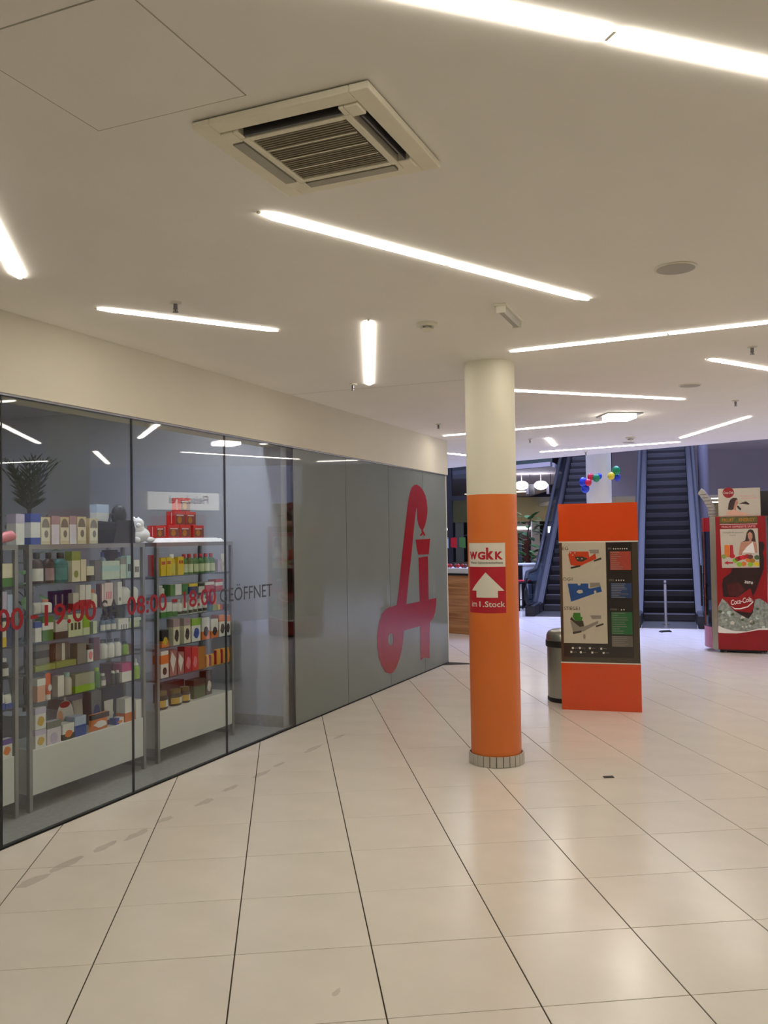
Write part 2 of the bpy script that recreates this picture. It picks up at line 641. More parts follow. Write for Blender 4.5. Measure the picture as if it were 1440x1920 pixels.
# ------------------------------------------------------------------ shop front: bulkhead, panes
wall_left = MB().box(-8, WEND + 0.04, -0.02, 0.25, 2.485, CEIL).build('wall_left', 'wall_paint', loc=wp(0, 0), rotz=WROT)
struct(wall_left, 'plain cream bulkhead above the shop glass')
window = bpy.data.objects.new('window_1', None)
col.objects.link(window)
window.location = wp(0, 0)
window.rotation_euler = (0, 0, WROT)
struct(window, 'long frameless shop front of clear and frosted panes')
MB().box(-8, WEND, -0.006, 0.02, 0.0, 0.006).build('floor_rail', 'gasket', window)
MB().box(-8, WEND, -0.012, 0.03, 2.472, 2.49).build('head_rail', 'steel_dark', window)
seams = [-4.4, -3.3, -2.2, -1.1, 0.0, 1.098, 2.205, 3.297, 4.39, 5.505, 6.6, WEND]
for i in range(len(seams) - 1):
    a, b = seams[i] + 0.004, seams[i + 1] - 0.004
    frosted = a > 3.2
    p = MB().box(a, b, 0.0, 0.012, 0.006, 2.472).build('pane', 'frosted_glass' if frosted else 'clear_glass', window)
    p['label'] = 'frosted grey green glass pane' if frosted else 'clear glass pane'
    if i and not frosted:
        MB().box(seams[i] - 0.0045, seams[i] + 0.0045, -0.001, 0.013, 0.006, 2.472).build('seam', 'gasket', window)
    elif i:
        MB().box(seams[i] - 0.0012, seams[i] + 0.0012, -0.001, 0.013, 0.006, 2.472).build('seam', 'steel_dark', window)
# rooms behind the glass
struct(MB().box(-6, WEND, 0.04, 6.2, -0.1, 0.0).build('floor_shop', 'shop_floor', loc=wp(0, 0), rotz=WROT), 'grey shop floor behind the glass')
struct(MB().box(-6, WEND, 0.04, 6.2, CEIL, CEIL + 0.1).build('ceiling_shop', 'shop_wall', loc=wp(0, 0, -0.001), rotz=WROT), 'shop ceiling behind the glass')
struct(MB().box(-6, WEND, 6.0, 6.2, 0, CEIL).build('wall_shop_back', 'shop_wall', loc=wp(0, 0), rotz=WROT), 'grey rear wall of the shop')
struct(MB().box(-6.2, -6, 0.04, 6.2, 0, CEIL).build('wall_shop_side', 'shop_wall', loc=wp(0, 0), rotz=WROT), 'grey side wall of the shop')
struct(MB().box(3.20, 3.30, 0.07, 6.0, 0, CEIL).build('wall_partition', 'partition_paint', loc=wp(0, 0), rotz=WROT), 'white partition wall inside the shop')
struct(MB().box(3.19, 3.20, 0.07, 6.0, 0, 0.10).build('baseboard_partition', 'shop_floor', loc=wp(0, 0), rotz=WROT), 'grey skirting of the partition')
struct(MB().box(WEND, WEND + 0.03, 0.0, 6.2, 0, CEIL).build('wall_return', 'wall_paint', loc=wp(0, 0), rotz=WROT), 'return wall at the end of the shop front')
struct(MB().box(3.30, WEND, 2.6, 2.7, 0, CEIL).build('wall_store', 'shop_wall', loc=wp(0, 0), rotz=WROT), 'rear wall behind the frosted panes')

# ------------------------------------------------------------------ outer shell of the hall and atrium
struct(MB().box(-9, 26, -5.2, -5, 0, CEIL).build('wall_back', 'wall_paint'), 'wall behind the viewer')
struct(MB().box(8.0, 8.2, -5, 15, 0, 3.4).build('wall_right', 'wall_paint'), 'right wall of the hall')
struct(MB().box(8.2, 26, 14.8, 15, 0, 9).build('wall_atrium_front', 'purple_wall'), 'atrium wall beside the hall')
struct(MB().box(26, 26.2, 15, 42, 0, 9).build('wall_atrium_right', 'purple_wall'), 'right wall of the atrium')
struct(MB().box(-9.2, -9, -5, 42, 0, 9).build('wall_outer_left', 'purple_wall'), 'left outer wall')
struct(MB().box(-9, 26, -5, 42, 9.0, 9.2).build('ceiling_atrium', 'shop_wall'), 'high roof of the atrium')
struct(MB().box(-9, 26, 41.8, 42, 0, 9).build('wall_far', 'dark_shop'), 'far end wall')
# upper gallery: fascia on the right, soffit on the left, slab where the escalators land
struct(MB().box(6.9, 26, 30, 30.25, 2.98, 8.9).build('wall_gallery', 'purple_wall'), 'purple grey gallery fascia behind the escalators')
struct(MB().box(6.9, 26, 30.25, 41.8, 2.98, 3.1).build('ceiling_far', 'ceiling_paint'), 'ceiling of the far hall')
struct(MB().prism([(0.6, 27.7), (3.66, 24.15), (4.42, 23.25), (4.62, 23.7), (6.75, 30.3), (6.75, 41.8), (-8, 41.8), (-8, 34)], 3.5, 3.62).build('ceiling_soffit', 'purple_wall'), 'purple soffit with two round lamps')
gal = Vector((4.42 - 0.6, 23.25 - 27.7, 0))
struct(MB().box(0, gal.length, 0.0, 0.1, 3.5, 4.6).build('wall_parapet', 'green_dark', loc=(0.6, 27.72, 0.0), rotz=math.atan2(gal.y, gal.x)), 'dark green gallery parapet')
struct(MB().box(6.9, 14, 25.5, 30, 4.5, 4.75).build('floor_upper', 'purple_wall'), 'upper landing of the escalators')

# ------------------------------------------------------------------ ceiling light strips
def strip(x0, y0, x1, y1, label, segs=2, w=0.058):
    a, b = Vector((x0, y0, 0)), Vector((x1, y1, 0))
    L = (b - a).length
    t = thing('ceiling_light', label, 'ceiling light', (x0, y0, CEIL), math.atan2((b - a).y, (b - a).x), 'recessed strip lights of the hall ceiling')
    for k in range(segs):
        u0, u1 = L * k / segs + 0.006, L * (k + 1) / segs - 0.006
        e, e2 = (0.07 if k == 0 else 0.02), (0.07 if k == segs - 1 else 0.02)
        n0, n1 = (w * .1 if k == 0 else w * .38), (w * .1 if k == segs - 1 else w * .38)
        MB().prism([(u0, -n0), (u0 + e, -w / 2), (u1 - e2, -w / 2), (u1, -n1), (u1, n1), (u1 - e2, w / 2), (u0 + e, w / 2), (u0, n0)], -0.0075, 0.0).build('diffuser', 'strip_light', t)
    for k in range(segs + 1):
        u = L * k / segs
        cw = w * .12 if k in (0, segs) else w * .36
        MB().box(u - 0.006, u + 0.006, -cw, cw, -0.007, 0.0).build('end_cap' if k in (0, segs) else 'joint_cover', 'white_plastic', t)
    return t


strip(-0.40, 1.866, 1.60, 2.585, 'strip light nearest the viewer, crossing the top right corner')
strip(-0.474, 3.414, 1.136, 4.765, 'long strip light just beyond the ceiling air conditioner')
strip(-1.23, 2.173, -1.747, 4.227, 'strip light cut by the left edge of the photo')
strip(-1.564, 4.788, -0.632, 5.366, 'short strip light beside the sprinkler near the shop bulkhead', 1)
strip(-0.075, 5.147, -0.107, 7.32, 'strip light pointing straight ahead above the shop front')
strip(0.888, 6.072, 2.784, 5.126, 'strip light starting right above the pillar toward the right edge')
strip(2.40, 6.436, 4.15, 7.636, 'strip light entering at the right edge below the long one')
strip(0.917, 7.62, 2.895, 8.362, 'strip light just behind the orange pillar')
strip(0.76, 11.08, 2.542, 9.928, 'strip light behind the pillar, left of the square ceiling lamp')
strip(3.984, 11.75, 4.052, 9.63, 'steep strip light near the atrium edge on the right')
strip(2.393, 13.395, 4.152, 12.23, 'strip light running along the atrium edge above the pillar with balloons')
strip(2.147, 11.452, 2.458, 12.554, 'very short looking strip light left of the balloon pillar', 1)
strip(0.10, 12.45, 1.55, 14.02, 'strip light half hidden between bulkhead end and pillar')
# lamps of the hall outside the picture
strip(3.2, 2.2, 4.9, 3.5, 'strip light to the right of the viewer, outside the frame')
strip(5.2, 5.2, 6.6, 3.6, 'strip light by the right wall, outside the frame')
strip(4.6, 8.6, 6.4, 9.7, 'strip light ahead on the right, outside the frame')
strip(5.4, 7.4, 7.3, 6.6, 'strip light near the right wall ahead, outside the frame')
strip(6.0, 9.0, 7.6, 8.0, 'strip light by the atrium edge on the right, outside the frame')
strip(-2.6, 0.4, -1.2, -1.2, 'strip light behind the viewer on the left')
strip(1.2, -0.4, 3.0, -1.5, 'strip light behind the viewer on the right')
strip(-4.2, -1.6, -3.2, 0.3, 'strip light far behind the viewer on the left')
strip(5.0, 0.6, 6.9, 1.5, 'strip light far right beside the viewer, outside the frame')

# ------------------------------------------------------------------ ceiling devices
ac = thing('air_conditioner', 'square cream ceiling cassette air conditioner with central grille', 'air conditioner', (-0.181, 2.816, CEIL), math.atan2(-0.235, 0.54))
H, so, si, sl, gr = 0.298, 0.236, 0.190, 0.172, 0.160
zt, zb = -0.034, 0.0
body = MB()
body.box(-H + .012, H - .012, -H + .012, H - .012, -0.008, 0.0)
body.build('casing', 'ac_dark', ac)
fr = MB()
for sx in (-1, 1):
    for ax_ in (0, 1):
        def bx(u0, u1, w0, w1, z0=zt, z1=-0.004):
            u0, u1 = sorted((u0 * sx, u1 * sx))
            if ax_ == 0:
                fr.box(u0, u1, w0, w1, z0, z1)
            else:
                fr.box(w0, w1, u0, u1, z0, z1)
        if ax_ == 0:
            bx(so, H, -H, H, zt + 0.008)
            bx(gr + .004, si, -si, si)
            bx(si, so, sl, so)
            bx(si, so, -so, -sl)
        else:
            bx(so, H, -so, so, zt + 0.008)
            bx(gr + .004, si, -gr - .004, gr + .004)
for sx in (-1, 1):
    for sy in (-1, 1):
        fr.box(*sorted((sx * sl, sx * si)), *sorted((sy * si, sy * so)), zt, -0.004)
fr.build('frame', 'ac_cream', ac, bevel=0.004)
for k, (ux, uy) in enumerate(((0, -1), (1, 0), (0, 1), (-1, 0))):
    closed = k in (2, 3)
    fl = MB()
    m_ = (so + si) / 2
    hw_ = (so - si) / 2 - 0.003
    if closed:
        if uy:
            fl.box(-sl + .004, sl - .004, uy * m_ - hw_, uy * m_ + hw_, zt - 0.002, zt + 0.006)
        else:
            fl.box(ux * m_ - hw_, ux * m_ + hw_, -sl + .004, sl - .004, zt - 0.002, zt + 0.006)
    else:
        if uy:
            fl.box(-sl + .004, sl - .004, uy * m_ + .004, uy * m_ + .010, zt, -0.008)
        else:
            fl.box(ux * m_ + .004, ux * m_ + .010, -sl + .004, sl - .004, zt, -0.008)
    fl.build('flap', 'grey_plastic' if closed else 'steel_dark', ac)
MB().box(-gr, gr, -gr, gr, -0.018, -0.008).build('grille_backing', 'ac_grille', ac)
for k in range(23):
    y = -gr + 0.006 + k * (2 * gr - .012) / 22
    MB().box(-gr, gr, y - 0.0035, y + 0.0035, zt + 0.002, -0.018).build('grille_slat', 'ac_grille', ac)
for k in range(3):
    x = -gr + (k + 1) * 2 * gr / 4
    MB().box(-gr, gr, x - .003, x + .003, zt, zt + .002).build('grille_bar', 'ac_cream', ac)


def sprinkler(x, y, label):
    t = thing('sprinkler', label, 'sprinkler', (x, y, CEIL), 0, 'ceiling sprinklers')
    MB().lathe([(0.034, 0.0), (0.032, -0.006), (0.012, -0.010)][::-1], 16).build('rosette', 'white_plastic', t, True)
    MB().lathe([(0.016, -0.055), (0.016, -0.053), (0.006, -0.053), (0.006, -0.04), (0.011, -0.035), (0.011, -0.01)], 12).build('head', 'steel_dark', t, True)
    MB().tube([(-.009, 0, -.05), (-.012, 0, -.038), (-.008, 0, -.028)], .002, 5).build('yoke', 'steel_dark', t)
    MB().tube([(.009, 0, -.05), (.012, 0, -.038), (.008, 0, -.028)], .002, 5).build('yoke', 'steel_dark', t)


sprinkler(-1.107, 4.70, 'ceiling sprinkler beside the short strip light on the left')
sprinkler(-0.242, 7.283, 'ceiling sprinkler at the far end of the straight strip light')
sprinkler(0.632, 9.94, 'ceiling sprinkler left of the pillar near the bulkhead end')
sprinkler(2.566, 6.051, 'ceiling sprinkler at the right edge between two strip lights')
sprinkler(3.433, 8.511, 'ceiling sprinkler on the right above the steep strip light')
sprinkler(1.95, 11.6, 'ceiling sprinkler right of the pillar beside the very short light')
sprinkler(3.12, 13.5, 'ceiling sprinkler above the balloon pillar at the ceiling edge')


def detector(x, y, label):
    t = thing('smoke_detector', label, 'smoke detector', (x, y, CEIL), 0, 'ceiling smoke detectors')
    MB().lathe([(0.055, -0.020), (0.066, -0.014), (0.066, 0.0)], 20).build('base', 'white_plastic', t, True)
    for k in range(6):
        a = k * PI / 3
        MB().box(-.012, .012, -.003, .003, -.034, -.018).move(0, 0.034, 0).build('post', 'grey_plastic', t, rotz=a)
    MB().lathe([(0.0, -0.050), (0.016, -0.049), (0.036, -0.036), (0.036, -0.032)], 18).build('cap', 'white_plastic', t, True)


detector(0.275, 5.25, 'white smoke detector left of the small emergency lamp')
detector(3.276, 11.6, 'white smoke detector far off near the atrium edge')


def speaker(x, y, r, label):
    t = thing('ceiling_speaker', label, 'speaker', (x, y, CEIL), 0, 'round ceiling loudspeakers')
    MB().lathe([(r - .012, -0.008), (r, -0.004), (r, 0.0)], 28).build('rim', 'white_plastic', t, True)
    MB().prism(ell(0, 0, r - .010, r - .010, 28), -0.0082, -0.004).build('grille', 'grey_plastic', t)


speaker(1.43, 4.22, 0.10, 'round ceiling loudspeaker nearest, right of the long strip light')
speaker(2.67, 7.585, 0.095, 'round ceiling loudspeaker farther off beside a strip light')
speaker(3.42, 12.2, 0.09, 'round ceiling loudspeaker farthest off at the atrium edge')

em = thing('emergency_light', 'small slim emergency lamp mounted under the ceiling above the pillar', 'lamp', (0.735, 5.01, CEIL), math.atan2(0.39, 0.155))
MB().box(-.21, .21, -.035, .035, -0.014, 0.0).build('base_plate', 'white_plastic', em, bevel=.003)
MB().prism([(-.022, -.014), (.022, -.014), (.014, -.048), (-.014, -.048)], -.19, .19, 'x').build('lens', 'grey_plastic', em)
for x_ in (-.196, .190):
    MB().box(x_, x_ + .006, -.026, .026, -.05, -.014).build('end_cap', 'white_plastic', em)

dl = thing('square_downlight', 'square frosted ceiling lamp glowing behind the pillar', 'ceiling light', (2.54, 9.4, CEIL), 0.1)
MB().box(-.19, .19, -.19, .19, -.012, 0).build('frame', 'alu', dl)
MB().box(-.14, .14, -.14, .14, -.055, -.012).build('diffuser', 'strip_light', dl, bevel=.01)

# ------------------------------------------------------------------ glass racks in the shop window
LEVELS = {0: [.66, .85, 1.035, 1.21, 1.395], 1: [.66, .85, 1.035, 1.21, 1.395], 2: [.62, .85, 1.075, 1.235, 1.39]}


def rack(k, s0, s1, base, label):
    t = thing('display_rack', label, 'display rack', wp(s0, 0.33), WROT, 'aluminium display racks in the shop window')
    L, D, P = s1 - s0, 0.34, 0.026
    for x in (0, L - P):
        for y in (0, D - P):
            MB().box(x, x + P, y, y + P, 0.0, 1.645).build('post', 'alu', t)
        MB().box(x, x + P, P, D - P, 1.615, 1.643).build('top_rail', 'alu', t)
        MB().box(x, x + P, P, D - P, 0.02, 0.045).build('foot_rail', 'alu', t)
        for z in LEVELS[k]:
            MB().box(x + .008, x + P - .008, P, D - P, z - .022, z - .008).build('shelf_bracket', 'alu', t)
    for y in (0, D - P):
        MB().box(P, L - P, y, y + P, 1.615, 1.645).build('top_rail', 'alu', t)
    MB().box(P, L - P, P, D - P, 1.637, 1.645).build('top_board', 'shelf_glass', t)
    for z in LEVELS[k]:
        MB().box(P * .3, L - P * .3, .012, D - .012, z - .008, z).build('shelf', 'shelf_glass', t)
    b = MB().box(P + .002, L - P - .002, 0.004, D - .004, 0.098, base).build('plinth_box', 'shop_white', t, bevel=.003)
    return t


rack(0, -0.70, 0.440, .375, 'aluminium and glass display rack cut by the left edge of the photo')
rack(1, 0.527, 1.643, .375, 'middle aluminium and glass display rack behind the shop window')
rack(2, 1.778, 2.815, .38, 'right aluminium and glass display rack next to the partition')

PRODUCTS = [  # shelf, along wall, width, base height, height, depth of front, thickness, kind, colours, label
('0A', 0.314, 0.098, 1.395, 0.137, 0.345, 0.074, 'box', 'cream', 'green_foot', '', 'cream carton with green foot, top shelf of left edge rack'),
('0B', 0.326, 0.041, 1.21, 0.154, 0.345, 0.037, 'box', 'lilac', '', '', 'small lilac carton, second shelf of left edge rack'),
('0B', 0.37, 0.041, 1.21, 0.135, 0.345, 0.037, 'box', 'paleblue', '', '', 'pale blue carton, second shelf of left edge rack'),
('0C', 0.322, 0.04, 1.035, 0.151, 0.345, 0.035, 'box', 'cream', 'yellow_foot', '', 'cream carton with yellow foot, third shelf of left edge rack'),
('0C', 0.366, 0.041, 1.035, 0.151, 0.345, 0.035, 'box', 'navy', '', '', 'navy blue carton, third shelf of left edge rack'),
('0D', 0.333, 0.069, 0.85, 0.114, 0.345, 0.069, 'bot', 'black', 'white', 'greyw', 'black bottle with white cap and grey label, fourth shelf of left edge rack'),
('0E', 0.321, 0.031, 0.66, 0.108, 0.345, 0.04, 'bag', 'white', 'blue_foot', '', 'narrow white pouch with blue foot, fifth shelf of left edge rack'),
('0E', 0.355, 0.057, 0.66, 0.087, 0.345, 0.04, 'bag', 'white', 'blue_foot', '', 'wide white pouch with blue foot, fifth shelf of left edge rack'),
('0F', 0.321, 0.085, 0.375, 0.111, 0.345, 0.064, 'box', 'white', 'violet_head', 'orange_pic', 'white carton with violet top and orange picture, white base of left edge rack'),
('1A', 0.595, 0.094, 1.395, 0.199, 0.345, 0.08, 'bot', 'amber', 'black', 'white', 'dark amber bottle with black cap and white label, top shelf of middle rack'),
('1A', 0.703, 0.079, 1.395, 0.197, 0.345, 0.079, 'bot', 'amber', 'black', 'mauve', 'dark amber bottle with black cap and mauve label, top shelf of middle rack'),
('1A', 0.791, 0.115, 1.395, 0.195, 0.345, 0.08, 'bot', 'teal', 'black', 'teal2', 'teal mouthwash bottle with black cap, top shelf of middle rack'),
('1A', 0.911, 0.079, 1.395, 0.2, 0.345, 0.059, 'box', 'cream', 'olive_head', 'olive_dot', 'tall cream carton with olive band, top shelf of middle rack'),
('1A', 0.995, 0.051, 1.395, 0.145, 0.345, 0.038, 'box', 'cream', '', '', 'slim cream carton, top shelf of middle rack'),
('1A', 1.05, 0.072, 1.395, 0.096, 0.345, 0.054, 'box', 'cream', 'dark_foot', '', 'short cream carton with dark foot, top shelf of middle rack'),
('1A', 1.128, 0.063, 1.395, 0.138, 0.345, 0.047, 'box', 'taupe', '', '', 'dark taupe carton, top shelf of middle rack'),
('1A', 1.202, 0.181, 1.395, 0.126, 0.345, 0.085, 'box', 'mint', 'aqua_band', '', 'wide pale mint carton with aqua print, top shelf of middle rack'),
('1A', 1.389, 0.063, 1.395, 0.142, 0.345, 0.047, 'box', 'mint', 'grey_head', '', 'narrow pale mint carton, top shelf of middle rack'),
('1A', 1.457, 0.07, 1.395, 0.159, 0.345, 0.053, 'box', 'aqua', 'dark_marks', '', 'white and aqua carton with dark script, top shelf of middle rack'),
('1A', 1.539, 0.06, 1.395, 0.126, 0.345, 0.045, 'box', 'white', 'dark_marks', '', 'white carton with black script, top shelf of middle rack'),
('1A', 1.37, 0.056, 1.395, 0.189, 0.485, 0.056, 'bot', 'paleblue', 'blue', 'white', 'clear bottle with royal blue cap, top shelf of middle rack'),
('1A', 1.466, 0.091, 1.395, 0.201, 0.505, 0.074, 'box', 'black', '', '', 'black carton standing behind mint cartons, top shelf of middle rack'),
('1A', 1.56, 0.053, 1.395, 0.187, 0.495, 0.06, 'bot', 'paleblue', 'blue', 'white', 'pale blue bottle with blue cap, top shelf of middle rack'),
('1B', 0.59, 0.062, 1.21, 0.07, 0.345, 0.04, 'bag', 'greyw', '', '', 'clear blister bag, second shelf of middle rack'),
('1B', 0.662, 0.101, 1.21, 0.084, 0.345, 0.08, 'bot', 'white', 'peach', 'white', 'white bottle with peach cap, second shelf of middle rack'),
('1B', 0.865, 0.058, 1.21, 0.126, 0.465, 0.044, 'box', 'indigo', 'stripe', '', 'indigo carton with pale stripe, second shelf of middle rack, first from left'),
('1B', 0.927, 0.054, 1.21, 0.126, 0.465, 0.041, 'box', 'indigo', 'stripe', '', 'indigo carton with pale stripe, second shelf of middle rack, second from left'),
('1B', 0.986, 0.055, 1.21, 0.126, 0.465, 0.041, 'box', 'indigo', 'stripe', '', 'indigo carton with pale stripe, second shelf of middle rack, third from left'),
('1B', 0.92, 0.054, 1.21, 0.11, 0.345, 0.041, 'box', 'greyw', 'red_foot', '', 'grey carton with red foot, second shelf of middle rack'),
('1B', 0.984, 0.05, 1.21, 0.159, 0.345, 0.038, 'box', 'white', 'red_foot', '', 'white carton with red foot, second shelf of middle rack, first from left'),
('1B', 1.04, 0.051, 1.21, 0.156, 0.345, 0.038, 'box', 'white', 'red_foot', '', 'white carton with red foot, second shelf of middle rack, second from left'),
('1B', 1.106, 0.068, 1.21, 0.123, 0.345, 0.068, 'bot', 'cream', 'orange', 'cream', 'cream bottle with orange cap, second shelf of middle rack'),
('1B', 1.18, 0.037, 1.21, 0.156, 0.345, 0.035, 'box', 'pinkw', 'maroon_side', '', 'slim pinkish carton with maroon side, second shelf of middle rack'),
('1B', 1.223, 0.087, 1.21, 0.161, 0.345, 0.065, 'box', 'pinkw', 'pink_marks', '', 'tall white carton with pink print, second shelf of middle rack'),
('1B', 1.36, 0.045, 1.21, 0.161, 0.345, 0.035, 'box', 'white', 'grey_dot', '', 'slim white carton with grey oval, second shelf of middle rack'),
('1B', 1.416, 0.11, 1.21, 0.123, 0.345, 0.09, 'tub', 'white', 'white', '', 'white tub with domed lid, second shelf of middle rack, first from left'),
('1B', 1.538, 0.066, 1.21, 0.117, 0.345, 0.066, 'tub', 'white', 'white', '', 'white tub with domed lid, second shelf of middle rack, second from left'),
('1C', 0.59, 0.053, 1.035, 0.126, 0.345, 0.04, 'box', 'white', 'blue_head', '', 'white carton with blue head, third shelf of middle rack'),
('1C', 0.652, 0.091, 1.035, 0.151, 0.345, 0.068, 'box', 'green', 'white_band', '', 'green carton with white band, third shelf of middle rack'),
('1C', 0.762, 0.109, 1.035, 0.118, 0.345, 0.082, 'box', 'greyw', 'dark_foot', '', 'grey white carton with dark foot, third shelf of middle rack'),
('1C', 0.876, 0.133, 1.035, 0.145, 0.345, 0.085, 'box', 'paleg', 'dark_marks', '', 'wide pale green carton with dark marks, third shelf of middle rack'),
('1C', 1.014, 0.061, 1.035, 0.129, 0.345, 0.046, 'box', 'lime', 'paleg_foot', '', 'lime green carton, third shelf of middle rack'),
('1C', 1.08, 0.068, 1.035, 0.083, 0.345, 0.051, 'box', 'paleg', 'moss_side', '', 'pale carton with moss green side, third shelf of middle rack'),
('1C', 1.2, 0.048, 1.035, 0.099, 0.345, 0.048, 'bot', 'slate', 'navy', 'white', 'small slate blue bottle with navy cap, third shelf of middle rack, first from left'),
('1C', 1.254, 0.049, 1.035, 0.098, 0.345, 0.049, 'bot', 'slate', 'navy', 'white', 'small slate blue bottle with navy cap, third shelf of middle rack, second from left'),
('1C', 1.309, 0.05, 1.035, 0.097, 0.345, 0.05, 'bot', 'slate', 'navy', 'white', 'small slate blue bottle with navy cap, third shelf of middle rack, third from left'),
('1C', 1.364, 0.108, 1.035, 0.074, 0.345, 0.081, 'box', 'white', 'slits', '', 'white carton with dark slits, third shelf of middle rack'),
('1C', 1.484, 0.13, 1.035, 0.07, 0.345, 0.04, 'bag', 'paleg', 'mint_head', '', 'crinkled pale green pouch, third shelf of middle rack'),
('1C', 1.447, 0.074, 1.035, 0.151, 0.505, 0.055, 'box', 'navy', '', '', 'navy carton standing behind the slate bottles, third shelf of middle rack'),
('1C', 1.532, 0.082, 1.035, 0.151, 0.505, 0.061, 'box', 'dkgreen', '', '', 'dark green carton standing behind white carton, third shelf of middle rack'),
('1D', 0.645, 0.118, 0.85, 0.159, 0.395, 0.085, 'box', 'grey', 'dark_band', '', 'grey carton with darker panel, fourth shelf of middle rack'),
('1D', 0.767, 0.042, 0.85, 0.15, 0.395, 0.035, 'box', 'brown', '', '', 'dark brown carton, fourth shelf of middle rack'),
('1D', 0.814, 0.052, 0.85, 0.15, 0.395, 0.039, 'box', 'taupe2', '', '', 'taupe carton, fourth shelf of middle rack'),
('1D', 0.871, 0.063, 0.85, 0.147, 0.395, 0.047, 'box', 'taupe2', 'white_side', '', 'broad taupe carton with white edge, fourth shelf of middle rack'),
('1D', 0.59, 0.172, 0.85, 0.034, 0.345, 0.046, 'box', 'olive', '', '', 'low olive green tray, fourth shelf of middle rack, first from left'),
('1D', 0.766, 0.182, 0.85, 0.036, 0.345, 0.046, 'box', 'olive', '', '', 'low olive green tray, fourth shelf of middle rack, second from left'),
('1D', 0.958, 0.085, 0.85, 0.134, 0.345, 0.064, 'box', 'grey', '', '', 'plain grey carton, fourth shelf of middle rack'),
('1D', 1.054, 0.057, 0.85, 0.117, 0.345, 0.043, 'box', 'white', 'dark_head', 'pink_pic', 'slim white carton with pink corner, fourth shelf of middle rack'),
('1D', 1.115, 0.058, 0.85, 0.153, 0.345, 0.044, 'box', 'maroon', '', '', 'maroon carton, fourth shelf of middle rack'),
('1D', 1.21, 0.065, 0.85, 0.131, 0.345, 0.065, 'bot', 'white', 'dkgreen', 'white', 'white squeeze bottle with dark green cap, fourth shelf of middle rack, first from left'),
('1D', 1.281, 0.066, 0.85, 0.127, 0.345, 0.066, 'bot', 'white', 'dkgreen', 'white', 'white squeeze bottle with dark green cap, fourth shelf of middle rack, second from left'),
('1D', 1.353, 0.068, 0.85, 0.123, 0.345, 0.068, 'bot', 'white', 'dkgreen', 'white', 'white squeeze bottle with dark green cap, fourth shelf of middle rack, third from left'),
('1D', 1.437, 0.058, 0.85, 0.091, 0.345, 0.058, 'bot', 'lime', 'dkgreen', 'lime', 'lime bottle with dark green cap, fourth shelf of middle rack'),
('1D', 1.493, 0.121, 0.85, 0.058, 0.425, 0.085, 'box', 'brownr', '', '', 'reddish brown carton, fourth shelf of middle rack'),
('1E', 0.607, 0.067, 0.66, 0.142, 0.345, 0.05, 'box', 'peachw', 'white_head', '', 'white and peach carton, fifth shelf of middle rack'),
('1E', 0.688, 0.05, 0.66, 0.166, 0.345, 0.035, 'tube', 'coral', 'white', 'white', 'coral and white tube, fifth shelf of middle rack'),
('1E', 0.801, 0.056, 0.66, 0.132, 0.365, 0.046, 'box', 'white', '', '', 'square white carton, fifth shelf of middle rack'),
('1E', 0.86, 0.072, 0.66, 0.145, 0.345, 0.078, 'bot', 'greyw', 'aqua', 'greyw', 'pale bottle with wide aqua cap, fifth shelf of middle rack'),
('1E', 0.938, 0.182, 0.66, 0.122, 0.345, 0.085, 'box', 'greyg', 'lime_foot', '', 'grey and lime green carton, fifth shelf of middle rack'),
('1E', 1.141, 0.058, 0.66, 0.137, 0.345, 0.058, 'bot', 'green', 'lime', 'green', 'green bottle with lime cap, fifth shelf of middle rack'),
('1E', 1.204, 0.043, 0.66, 0.089, 0.345, 0.043, 'bot', 'taupe', 'white', 'greyw', 'small grey bottle with white cap, fifth shelf of middle rack'),
('1E', 1.404, 0.125, 0.66, 0.125, 0.465, 0.085, 'box', 'purple', '', '', 'purple carton at the back, fifth shelf of middle rack'),
('1E', 1.307, 0.039, 0.66, 0.093, 0.345, 0.039, 'bot', 'dark', 'white', 'dark', 'small dark bottle with white cap, fifth shelf of middle rack, first from left'),
('1E', 1.352, 0.039, 0.66, 0.09, 0.345, 0.039, 'bot', 'dark', 'white', 'dark', 'small dark bottle with white cap, fifth shelf of middle rack, second from left'),
('1E', 1.402, 0.109, 0.66, 0.131, 0.345, 0.082, 'box', 'magenta', 'white_foot2', '', 'magenta and white carton, fifth shelf of middle rack'),
('1E', 1.548, 0.066, 0.66, 0.144, 0.345, 0.05, 'pump', 'lime', 'white', 'lime', 'lime pump bottle with white nozzle, fifth shelf of middle rack'),
('1F', 0.589, 0.089, 0.375, 0.112, 0.345, 0.067, 'box', 'white', 'lilac_head', 'gold_pic', 'white lilac carton with gold picture, white base of middle rack'),
('1F', 0.589, 0.089, 0.491, 0.133, 0.345, 0.067, 'box', 'white', 'lilac_head', 'gold_pic', 'white lilac carton stacked on another carton, white base of middle rack'),
('1F', 0.687, 0.12, 0.375, 0.143, 0.345, 0.085, 'box', 'lilacw', 'grey_head', 'lilac_dot', 'broad lilac white carton with grey window, white base of middle rack'),
('1F', 0.875, 0.156, 0.375, 0.233, 0.445, 0.012, 'card', 'white', 'pink_pic', '', 'oval white display card with pink top, white base of middle rack'),
('1F', 0.821, 0.106, 0.375, 0.101, 0.345, 0.08, 'box', 'white', 'dark_foot', 'orange_pic', 'white carton with orange picture, white base of middle rack'),
('1F', 0.932, 0.105, 0.375, 0.129, 0.345, 0.079, 'box', 'paleblue', 'blue_foot2', '', 'white and pale blue carton, white base of middle rack'),
('1F', 1.08, 0.098, 0.375, 0.201, 0.485, 0.04, 'bag', 'greyw', '', '', 'grey white pouch at the back, white base of middle rack'),
('1F', 1.269, 0.103, 0.375, 0.23, 0.505, 0.077, 'box', 'greyb', 'blue_pic', '', 'grey carton with blue panel, white base of middle rack'),
('1F', 1.083, 0.185, 0.375, 0.114, 0.345, 0.04, 'bag', 'orange', 'brown_head', 'white_pic', 'orange brown bag with white blotch, white base of middle rack'),
